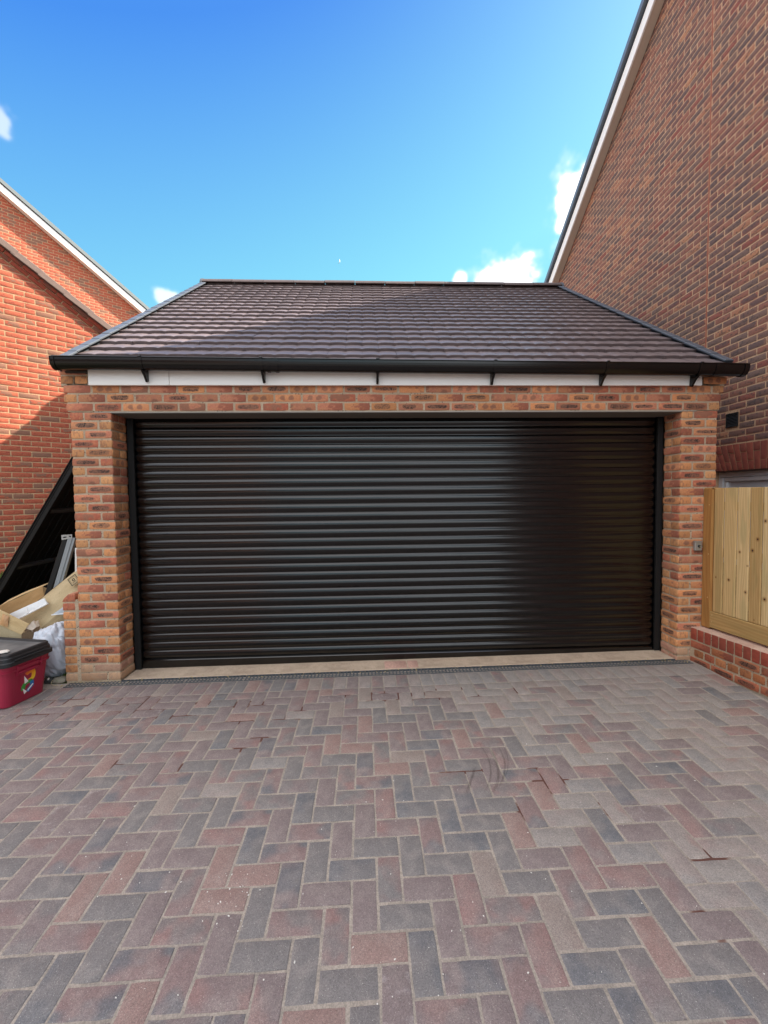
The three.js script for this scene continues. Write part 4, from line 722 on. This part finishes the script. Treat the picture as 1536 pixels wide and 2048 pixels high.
// open, slightly bent sheets and boxes: a grid between four corners with a sag
function sheet(A, B, C, D, bend = 0, thick = 0.004, NX = 10, NY = 4) {      // A-B bottom edge, D-C top edge
  const p = [], u = [], idx = [], a = new THREE.Vector3(...A), b = new THREE.Vector3(...B), c = new THREE.Vector3(...C), d = new THREE.Vector3(...D), N = b.clone().sub(a).cross(d.clone().sub(a)).normalize(), n2 = (NX + 1) * (NY + 1);
  for (const s of [0, -1]) for (let j = 0; j <= NY; j++) for (let i = 0; i <= NX; i++) { const x = i / NX, y = j / NY, P = a.clone().lerp(b, x).lerp(d.clone().lerp(c, x), y).addScaledVector(N, bend * Math.sin(Math.PI * x) * Math.sin(Math.PI * (0.15 + 0.7 * y)) + s * thick + 0.002 * (vn(x * 6, y * 6, 44) - 0.5)); p.push(P.x, P.y, P.z); u.push(x, y); }
  const Wd = NX + 1, q = (a1, b1, c1, d1) => idx.push(a1, b1, c1, a1, c1, d1);
  for (let j = 0; j < NY; j++) for (let i = 0; i < NX; i++) { const k = j * Wd + i; q(k, k + 1, k + Wd + 1, k + Wd); q(n2 + k, n2 + k + Wd, n2 + k + Wd + 1, n2 + k + 1); }
  for (let i = 0; i < NX; i++) { q(i, n2 + i, n2 + i + 1, i + 1); const k = NY * Wd + i; q(k, k + 1, n2 + k + 1, n2 + k); } for (let j = 0; j < NY; j++) { const k = j * Wd; q(k, k + Wd, n2 + k + Wd, n2 + k); const e = k + NX; q(e, n2 + e, n2 + e + Wd, e + Wd); }
  const g = new THREE.BufferGeometry(); g.setAttribute('position', new THREE.Float32BufferAttribute(p, 3)); g.setAttribute('uv', new THREE.Float32BufferAttribute(u, 2)); g.setIndex(idx); const h = g.toNonIndexed(); h.computeVertexNormals(); h.setIndex([...Array(h.attributes.position.count).keys()]); return h;
}
{ // long pale carton sloping up behind the pillar
  const t = thing('long_carton', 'long pale cardboard carton sloping up behind the left pillar', 'cardboard box', [0, 0, 0]);
  const F = [[-0.96, 0.27, -0.24], [-0.36, 0.775, -0.24], [-0.36, 1.035, -0.31], [-1.13, 0.425, -0.31]];
  mesh('front', sheet(F[0], F[1], F[2], F[3], 0.012), M_c1, t);
  mesh('lower_flap', sheet([-0.86, 0.24, -0.20], [-0.40, 0.62, -0.30], [-0.36, 0.775, -0.237], [-0.96, 0.27, -0.237], 0.004), card([172, 152, 118], [156, 138, 104], 507), t);
  mesh('top', sheet([-1.13, 0.422, -0.313], [-0.36, 1.032, -0.313], [-0.36, 1.05, -0.46], [-1.13, 0.45, -0.46], 0.004), M_c1, t);
  mesh('edge', bar([-1.13, 0.429, -0.309], [-0.36, 1.039, -0.309], 0.006, 0.004, 0.001), std(0x3a3026, 0.9), t);
  const cv = document.createElement('canvas'); cv.width = cv.height = 128; const x = cv.getContext('2d'); x.fillStyle = '#c0ac86'; x.fillRect(0, 0, 128, 128); x.strokeStyle = '#2e2823'; x.lineWidth = 9; x.strokeRect(10, 10, 108, 108); x.lineWidth = 4; x.strokeRect(24, 24, 80, 80); x.fillStyle = '#2e2823'; x.beginPath(); x.arc(64, 58, 20, 0, 7); x.fill(); x.fillStyle = '#c0ac86'; x.beginPath(); x.arc(64, 58, 9, 0, 7); x.fill(); x.fillStyle = '#2e2823'; x.fillRect(36, 84, 56, 8);
  const tx = new THREE.CanvasTexture(cv); tx.colorSpace = THREE.SRGBColorSpace; const lb = mesh('printed_mark', new THREE.PlaneGeometry(0.085, 0.085), new THREE.MeshStandardMaterial({ map: tx, roughness: 0.9 }), t); lb.position.set(-0.515, 0.818, -0.252); lb.rotation.set(-0.26, 0, 0.68); lb.translateZ(0.016);
}
{ // brown box behind the foam strip
  const t = thing('brown_carton', 'open brown cardboard box lying behind the white foam strip', 'cardboard box', [0, 0, 0]);
  mesh('side', sheet([-1.27, 0.37, -0.30], [-0.86, 0.60, -0.36], [-0.885, 0.745, -0.37], [-1.24, 0.575, -0.31], 0.006), M_c2, t);
  mesh('end', sheet([-0.86, 0.60, -0.362], [-0.79, 0.52, -0.44], [-0.79, 0.655, -0.44], [-0.885, 0.745, -0.372], 0.0), card([160, 130, 92], [140, 112, 76], 508), t);
  mesh('lid', sheet([-1.24, 0.577, -0.313], [-0.885, 0.747, -0.373], [-0.90, 0.765, -0.56], [-1.30, 0.60, -0.52], 0.015), M_c3, t);
}
{ const t = thing('foam_strip', 'white polystyrene packing strip lying across the cardboard boxes', 'packing foam', [0, 0, 0]); mesh('foam', sheet([-0.99, 0.485, -0.19], [-0.735, 0.617, -0.22], [-0.775, 0.665, -0.235], [-1.05, 0.540, -0.205], 0.006, 0.014), std(0xe2e5e6, 0.6), t);
  mesh('crease', bar([-0.88, 0.545, -0.185], [-0.905, 0.60, -0.2], 0.006, 0.006, 0.002), std(0xf2f2f0, 0.5), t); mesh('ridge', bar([-0.985, 0.488, -0.186], [-0.735, 0.62, -0.216], 0.012, 0.008, 0.003), std(0xf0f0ee, 0.5), t); }
{ // pale carton at the frame edge
  const t = thing('pale_carton', 'pale cardboard carton with taped flap behind the red crate', 'cardboard box', [0, 0, 0]);
  mesh('side', sheet([-1.22, 0.10, -0.02], [-0.84, 0.02, -0.05], [-0.832, 0.41, -0.05], [-1.22, 0.62, -0.03], 0.004), card([186, 172, 140], [170, 154, 122], 509), t);
  mesh('flap', sheet([-1.22, 0.615, -0.028], [-0.832, 0.405, -0.048], [-0.785, 0.485, -0.075], [-1.20, 0.74, -0.05], 0.012), M_c3, t);
  mesh('end', sheet([-0.84, 0.02, -0.052], [-0.77, 0.02, -0.16], [-0.765, 0.44, -0.16], [-0.832, 0.408, -0.052], 0.0), card([150, 126, 100], [132, 108, 84], 510), t);
  mesh('tape', sheet([-0.985, 0.505, -0.026], [-0.925, 0.478, -0.03], [-0.92, 0.565, -0.045], [-0.965, 0.59, -0.04], 0.012, 0.002, 6, 4), std(0xc09468, 0.35), t);
}
{ const t = thing('silver_sheet', 'folded grey plastic sheet between the carton and the brick stub', 'plastic sheet', [0, 0, 0]); mesh('fold', sheet([-0.66, 0.535, -0.16], [-0.50, 0.53, -0.17], [-0.50, 0.66, -0.2], [-0.56, 0.61, -0.19], 0.008, 0.003), std(0xa7b0b8, 0.35), t); mesh('edge', bar([-0.66, 0.536, -0.155], [-0.50, 0.548, -0.165], 0.008, 0.004, 0.002), std(0xdfe3e5, 0.4), t); }
{ // white rubble bag: a slumped, creased sack
  const t = thing('white_sack', 'white plastic rubble sack slumped between the red crate and the brick stub', 'sack', [-0.64, 0.0, -0.16]);
  const g = new THREE.SphereGeometry(1, 72, 48), p = g.attributes.position, v = new THREE.Vector3();
  for (let k = 0; k < p.count; k++) {
    v.fromBufferAttribute(p, k); const th = Math.atan2(v.z, v.x); let r = 1 + 0.10 * (fbm(v.x * 1.6 + 4, v.y * 1.6 + v.z, 91, 3) - 0.5) * 2;
    const cr = Math.abs(fbm(v.x * 2.4 + v.y * 1.6, v.y * 1.5 - v.z * 1.6 - v.x, 95, 3) - 0.5), cr2 = Math.abs(fbm(v.x * 7 + v.y * 3, v.z * 7 - v.y * 4, 97, 2) - 0.5); r -= 0.09 * sstep(0.10, 0, cr) + 0.025 * sstep(0.12, 0, cr2); r += 0.03 * Math.sin(th * 9 + v.y * 5) * sstep(0.2, 0.9, v.y);
    const sx = Math.sign(v.x) * Math.pow(Math.abs(v.x), 0.75), sy = Math.sign(v.y) * Math.pow(Math.abs(v.y), 0.7), sz = Math.sign(v.z) * Math.pow(Math.abs(v.z), 0.8); v.set(sx * 0.165 * r, sy * 0.225 * r + 0.225, sz * 0.15 * r);
    if (v.y > 0.38) v.y += 0.02 * Math.sin(v.x * 30); if (v.y < 0.08) v.x = v.x * 0.85 + 0.01; p.setXYZ(k, v.x, Math.max(v.y, 0.008), v.z);
  }
  g.computeVertexNormals(); mesh('bag', g, new THREE.MeshPhysicalMaterial({ color: 0xc4cad4, roughness: 0.4, bumpMap: grainBump(128, 5, 99), bumpScale: 0.004 }), t);
  const neck = new THREE.CylinderGeometry(0.05, 0.03, 0.05, 18, 3, true), np = neck.attributes.position; for (let k = 0; k < np.count; k++) { const a = Math.atan2(np.getZ(k), np.getX(k)), f = 1 + 0.3 * Math.sin(a * 5); np.setX(k, np.getX(k) * f); np.setZ(k, np.getZ(k) * f); } neck.computeVertexNormals(); const nm = mesh('gathered_neck', neck, new THREE.MeshStandardMaterial({ color: 0xd8c9b8, roughness: 0.6, side: THREE.DoubleSide }), t); nm.position.set(-0.155, 0.44, 0.03); nm.rotation.z = 0.9;
}
// ---------------------------------------------------------------- red recycling crate with a black lid
const crate = thing('recycling_crate', 'dark red plastic recycling crate with a black lid and rainbow emblem', 'crate', [-0.60, -0.008, 0.406], -0.23);
{
  const M_red = new THREE.MeshStandardMaterial({ color: 0x9c2440, roughness: 0.42 }), M_lid = new THREE.MeshStandardMaterial({ color: 0x232528, roughness: 0.5 });
  const L = 0.52, D = 0.295, H = 0.335, fl = 0.085;            // base; widening upwards to the right and front
  const loop = (x0, x1, z0, z1, r, y, N = 6) => { const o = [], c = [[x1 - r, z1 - r, 0], [x0 + r, z1 - r, 1], [x0 + r, z0 + r, 2], [x1 - r, z0 + r, 3]]; for (const [cx, cz, q] of c) for (let i = 0; i <= N; i++) { const a = Math.PI / 2 * (q + i / N); o.push([cx + Math.cos(a) * r, y, cz + Math.sin(a) * r]); } return o; };
  const skin = (rings, cap) => { const p = [], idx = [], n = rings[0].length; rings.forEach(r => r.forEach(q => p.push(...q))); for (let k = 0; k + 1 < rings.length; k++) for (let i = 0; i < n; i++) { const a = k * n + i, b = k * n + (i + 1) % n; idx.push(a, a + n, b + n, a, b + n, b); } if (cap) { const e = p.length / 3, R = rings[rings.length - 1]; let cx = 0, cz = 0; R.forEach(q => { cx += q[0] / n; cz += q[2] / n; }); p.push(cx, R[0][1], cz); const s = (rings.length - 1) * n; for (let i = 0; i < n; i++) idx.push(s + i, e, s + (i + 1) % n); } const g = new THREE.BufferGeometry(); g.setAttribute('position', new THREE.Float32BufferAttribute(p, 3)); g.setIndex(idx); const h = g.toNonIndexed(); h.computeVertexNormals(); const u = new Float32Array(h.attributes.position.count * 2); h.setAttribute('uv', new THREE.BufferAttribute(u, 2)); h.setIndex([...Array(h.attributes.position.count).keys()]); return h; };
  const at = (y, grow = 0) => { const f = fl * y / H; return loop(-L - f * 0.4 - grow, f * 0.62 + grow, -D - f * 0.25 - grow, f * 0.3 + grow, 0.045 + grow * 0.4, y); };
  mesh('body', skin([at(0), at(0.006, 0.003), at(H * 0.79), at(H * 0.79 + 0.004, 0.012), at(H * 0.84, 0.013), at(H * 0.845, 0.006), at(H * 0.93, 0.006), at(H, 0.008)]), M_red, crate);
  const l = (y, g) => { const q = at(H, g); return q.map(v => [v[0], y, v[2]]); };
  const lid = new THREE.Group(); lid.name = 'lid'; crate.add(lid);
  mesh('rim', skin([l(H - 0.012, 0.010), l(H - 0.012, 0.022), l(H + 0.016, 0.022), l(H + 0.020, 0.016), l(H + 0.022, 0.012), l(H + 0.046, 0.010), l(H + 0.052, 0.004), l(H + 0.072, 0.002), l(H + 0.078, -0.004), l(H + 0.078, -0.014), l(H + 0.062, -0.02)]), M_lid, lid);
  const dust = dataTex(256, 256, (i, j) => { const n = fbm(i / 40, j / 40, 33, 4), b = fbm(i / 90, j / 90, 35, 3); return mix3([78, 80, 82], [120, 120, 118], clamp(n * 0.9 + sstep(0.5, 0.7, b) * 0.4)); });
  const top = skin([l(H + 0.0625, -0.018), l(H + 0.060, -0.03)], true); { const u = top.attributes.uv, p = top.attributes.position; for (let k = 0; k < u.count; k++) u.setXY(k, p.getX(k) * 2, p.getZ(k) * 2); } mesh('dusty_top', top, new THREE.MeshStandardMaterial({ map: dust, roughness: 0.8 }), lid);
  // ribs along the lid edge and the clip catches on the end wall
  for (let k = 0; k < 2; k++) mesh('lid_ridge', box2(0.006 + k * 0.022, 0.02 + k * 0.02, H + 0.066 - k * 0.046, H + 0.078 - k * 0.046, -0.27, -0.02, 0.003), M_lid, lid).position.x = 0.028 + k * 0.012;
  const hx = y => fl * y / H * 0.62;
  for (const y of [0.25, 0.295]) { const s = new THREE.Shape([[0, 0], [0.012, 0.006], [0.015, 0.02], [0, 0.03]].map(q => new THREE.Vector2(...q))), g = new THREE.ExtrudeGeometry(s, { depth: 0.15, bevelEnabled: true, bevelSize: 0.002, bevelThickness: 0.002, bevelSegments: 1 }); const m = mesh('hand_grip', g, M_red, crate); m.position.set(hx(y) - 0.002, y - 0.02, -0.21); }
  for (const z of [-0.06, -0.24]) { const s = new THREE.Shape([[0, 0], [0.022, 0.03], [0.026, 0.075], [0, 0.08]].map(q => new THREE.Vector2(...q))), g = new THREE.ExtrudeGeometry(s, { depth: 0.008, bevelEnabled: true, bevelSize: 0.0015, bevelThickness: 0.0015, bevelSegments: 1 }); const m = mesh('catch_rib', g, M_red, crate); m.position.set(hx(0.235) - 0.003, 0.235, z); }
  for (const z of [-0.045, -0.255]) { mesh('corner_rib', bar([hx(0.01) + 0.0005, 0.012, z], [hx(0.25) + 0.0005, 0.25, z], 0.004, 0.004, 0.001), M_red, crate); }
  // the printed emblem: a folded rainbow ribbon in the shape of a letter
  const cv = document.createElement('canvas'); cv.width = 256; cv.height = 384; const x = cv.getContext('2d'); x.clearRect(0, 0, 256, 384); x.fillStyle = '#9c2440'; x.fillRect(0, 0, 256, 384);
  const poly = (c, pts) => { x.fillStyle = c; x.beginPath(); pts.forEach((q, i) => i ? x.lineTo(...q) : x.moveTo(...q)); x.closePath(); x.fill(); };
  const gr1 = x.createLinearGradient(60, 20, 210, 190); gr1.addColorStop(0, '#d8562a'); gr1.addColorStop(0.5, '#f0a020'); gr1.addColorStop(1, '#f4e23c');
  x.lineWidth = 58; x.lineJoin = 'round'; x.strokeStyle = gr1; x.beginPath(); x.moveTo(84, 60); x.quadraticCurveTo(120, 24, 180, 30); x.quadraticCurveTo(206, 90, 186, 150); x.lineTo(130, 178); x.stroke();
  const gr2 = x.createLinearGradient(40, 200, 210, 330); gr2.addColorStop(0, '#2f8f3c'); gr2.addColorStop(0.5, '#1d7fb8'); gr2.addColorStop(1, '#2d55b0');
  x.strokeStyle = '#3a9a3e'; x.beginPath(); x.moveTo(60, 300); x.quadraticCurveTo(50, 230, 84, 206); x.quadraticCurveTo(130, 180, 176, 196); x.stroke(); x.strokeStyle = gr2; x.beginPath(); x.moveTo(176, 196); x.lineTo(184, 270); x.lineTo(120, 350); x.stroke();
  poly('#f2f2ee', [[58, 66], [128, 186], [74, 208]]); poly('#f2f2ee', [[50, 268], [118, 344], [80, 376]]); poly('#f2f2ee', [[206, 262], [128, 350], [122, 318], [190, 250]]);
  const tx = new THREE.CanvasTexture(cv); tx.colorSpace = THREE.SRGBColorSpace;
  const em = mesh('emblem', new THREE.PlaneGeometry(0.135, 0.19), new THREE.MeshStandardMaterial({ map: tx, roughness: 0.45 }), crate); em.position.set(hx(0.145) + 0.0045, 0.145, -0.15); em.rotation.set(0, Math.PI / 2, -Math.atan(fl * 0.62 / H), 'ZYX');
}
{ const g = new THREE.SphereGeometry(0.03, 12, 8), p = g.attributes.position; for (let k = 0; k < p.count; k++) { const f = 0.7 + 0.6 * vn(p.getX(k) * 60, p.getZ(k) * 60 + p.getY(k) * 40, 7); p.setXYZ(k, p.getX(k) * f * 1.3, Math.max(p.getY(k) * f * 0.35, -0.002), p.getZ(k) * f); } g.computeVertexNormals(); const m = mesh('mortar_lump', g, std(0xd8d2c8, 0.9)); m.position.set(-0.655, 0.398, 0.33); tag(m, 'pale lump of mortar lying on the crate lid', 'rubble'); }
// ---------------------------------------------------------------- small things on the ground
{ const mk1 = (name, label, x, z, s, hex, cat) => { const g = new THREE.IcosahedronGeometry(1, 2), p = g.attributes.position; for (let k = 0; k < p.count; k++) { const f = 0.75 + 0.5 * vn(p.getX(k) * 2 + x * 9, p.getZ(k) * 2 + p.getY(k), 3); p.setXYZ(k, p.getX(k) * f * s[0], Math.max(p.getY(k) * f * s[1], -0.01), p.getZ(k) * f * s[2]); } g.computeVertexNormals(); const m = mesh(name, g, std(hex, 0.9)); m.position.set(x, 0.004, z); tag(m, label, cat); };
  mk1('concrete_lump', 'flat lump of spilt concrete at the foot of the brick stub', -0.525, -0.045, [0.06, 0.03, 0.05], 0x8a8474, 'rubble');
  mk1('dark_stone', 'dark stone beside the corner of the red crate', -0.60, -0.03, [0.04, 0.03, 0.03], 0x3a3d3c, 'stone');
  mk1('small_white_stone', 'small white stone on top of the dark stone', -0.605, -0.02, [0.012, 0.034, 0.012], 0xd6d4cc, 'stone');
  const c = new THREE.CatmullRomCurve3([[-0.57, 0.02, -0.02], [-0.555, 0.012, 0.02], [-0.52, 0.008, 0.05], [-0.47, 0.006, 0.055]].map(q => new THREE.Vector3(...q))); tag(mesh('loose_string', new THREE.TubeGeometry(c, 20, 0.0025, 6), std(0xb8a888, 0.9)), 'loose pale string curling on the ground by the stub', 'string');
}
{ // tyre scuffs on the blocks and pale flecks of mortar
  const Bt = new Bag(), arcs = [[[2.760, 1.03], [2.775, 1.22], [2.735, 1.38], [2.66, 1.49], 0.02], [[2.815, 1.06], [2.815, 1.24], [2.77, 1.40], [2.70, 1.50], 0.03], [[2.872, 1.06], [2.862, 1.24], [2.81, 1.37], [2.75, 1.46], 0.02], [[2.905, 1.05], [2.892, 1.2], [2.85, 1.32], [2.8, 1.39], 0.012], [[2.69, 1.26], [2.65, 1.34], [2.61, 1.42], [2.57, 1.5], 0.03]];
  for (const a of arcs) { const c = new THREE.CatmullRomCurve3(a.slice(0, 4).map(q => new THREE.Vector3(q[0], 0.0016, q[1]))), w = a[4] * 0.6, N = 24, p = [], n = [], u = [], ix = []; for (let i = 0; i <= N; i++) { const t = i / N, q = c.getPoint(t), d = c.getTangent(t); for (const s of [-1, 1]) { p.push(q.x - d.z * w / 2 * s, q.y, q.z + d.x * w / 2 * s); n.push(0, 1, 0); u.push(s < 0 ? 0 : 1, t); } if (i) { const k = 2 * i; ix.push(k - 2, k, k - 1, k - 1, k, k + 1); } } Bt.add(mk(p, n, u, ix), ident); }
  const al = dataTex(64, 256, (i, j) => { const x = i / 63, y = j / 255, e = sstep(0, 0.25, x) * sstep(1, 0.75, x) * sstep(0, 0.2, y) * sstep(1, 0.75, y); const v = 255 * e * 0.24 * (0.4 + 0.9 * fbm(x * 6, y * 14, 5, 3)); return [v, v, v]; }, false);
  const m = mesh('tyre_mark', Bt.geo(), new THREE.MeshStandardMaterial({ color: 0x3a3230, alphaMap: al, transparent: true, roughness: 0.9, side: THREE.DoubleSide })); m.quaternion.copy(dw.quaternion); m.position.y = 0.0035; tag(m, 'curved dark tyre scuffs on the block paving right of the middle', 'tyre mark');
  const fb = new Bag(), fg = new THREE.IcosahedronGeometry(1, 0); const spread = [[1.51, 1.95, 0.16, 40], [1.0, 1.7, 0.4, 30], [2.03, 1.5, 0.3, 30], [2.42, 2.2, 0.2, 16], [3.2, 1.7, 0.8, 36], [1.8, 1.9, 0.7, 40], [3.1, 2.1, 0.4, 14]];
  for (const [x, z, r, n] of spread) for (let k = 0; k < n; k++) { const a = rnd() * 6.28, q = r * Math.pow(rnd(), 0.7), s = 0.0009 + 0.0022 * Math.pow(rnd(), 3); fb.add(fg, new THREE.Matrix4().compose(new THREE.Vector3(x + Math.cos(a) * q, 0.0012, z + Math.sin(a) * q), new THREE.Quaternion().setFromEuler(new THREE.Euler(0, a, 0)), new THREE.Vector3(s * rr(1, 2), 0.0012, s))); }
  const fm = mesh('mortar_flecks', fb.geo(), std(0xd9d6cf, 0.9)); fm.quaternion.copy(dw.quaternion); fm.position.y = 0.0015; tag(fm, 'white flecks of mortar spattered over the paving', 'flecks', null, 'stuff');
}

{ // grit, moss and grass seed caught along the drain and the foot of the piers
  const Gb = new Bag(), g = new THREE.IcosahedronGeometry(1, 0);
  for (let k = 0; k < 420; k++) { const x = rr(-0.45, 4.95), near = x < 0.02 || x > 4.83, z = near ? rr(0.0, 0.06) : rr(-0.05, 0.03), q = 0.001 + 0.0035 * Math.pow(rnd(), 3); Gb.add(g, new THREE.Matrix4().compose(new THREE.Vector3(x, 0.003, z), new THREE.Quaternion().setFromEuler(new THREE.Euler(rnd() * 3, rnd() * 6, 0)), new THREE.Vector3(q * rr(1, 3.5), q * 0.7, q))); }
  const m = mesh('grit', Gb.geo(), std(0xa3946c, 1)); m.rotation.z = 0.00896; m.position.y = 0.003; tag(m, 'fine grit and dry moss along the drain grating', 'grit', null, 'stuff');
}
{ // the thin day moon
  const g = new THREE.SphereGeometry(3.4, 24, 20, Math.PI - 0.75, 0.95), m = mesh('moon', g, new THREE.MeshStandardMaterial({ color: 0xf2f4f6, roughness: 1, side: THREE.DoubleSide }));
  const d = new THREE.Vector3(-3.3 / 57.3, 28.6 / 57.3, 0); m.position.copy(camera.position).add(new THREE.Vector3(Math.sin(d.x) * Math.cos(d.y), Math.sin(d.y), -Math.cos(d.x) * Math.cos(d.y)).multiplyScalar(800)); m.lookAt(camera.position); m.rotateZ(-0.35); m.castShadow = false;
  tag(m, 'thin pale crescent moon in the blue sky above the garage ridge', 'moon');
}
// ---------------------------------------------------------------- the house across the street: seen only as a reflection in the door
const oh = thing('opposite_house', 'brown brick house across the street, mirrored in the black roller door', 'house', [-13.2, -0.16, 15], Math.PI);
{
  mesh('wall', box2(-9, 9, 0, 5.2, -8, 0, 0.02), MR_plain(), oh);
  const rf = mesh('roof', new THREE.BoxGeometry(18.6, 0.15, 5.4), std(0x5a4a46, 0.8), oh); rf.position.set(0, 6.7, -1.9); rf.rotation.x = 0.62; const rb = mesh('roof', new THREE.BoxGeometry(18.6, 0.15, 5.4), std(0x5a4a46, 0.8), oh); rb.position.set(0, 6.7, -6.1); rb.rotation.x = -0.62;
  for (const x of [-6.5, -3, 1, 4.5]) for (const y of [1.0, 3.4]) { const f = mesh('window', box2(x, x + 1.5, y, y + 1.2, 0.0, 0.05, 0.01), M_white, oh); mesh('pane', box2(x + 0.08, x + 1.42, y + 0.08, y + 1.12, 0.051, 0.056, 0.002), std(0x22282e, 0.1), f); }
}

renderer.render(scene, camera);
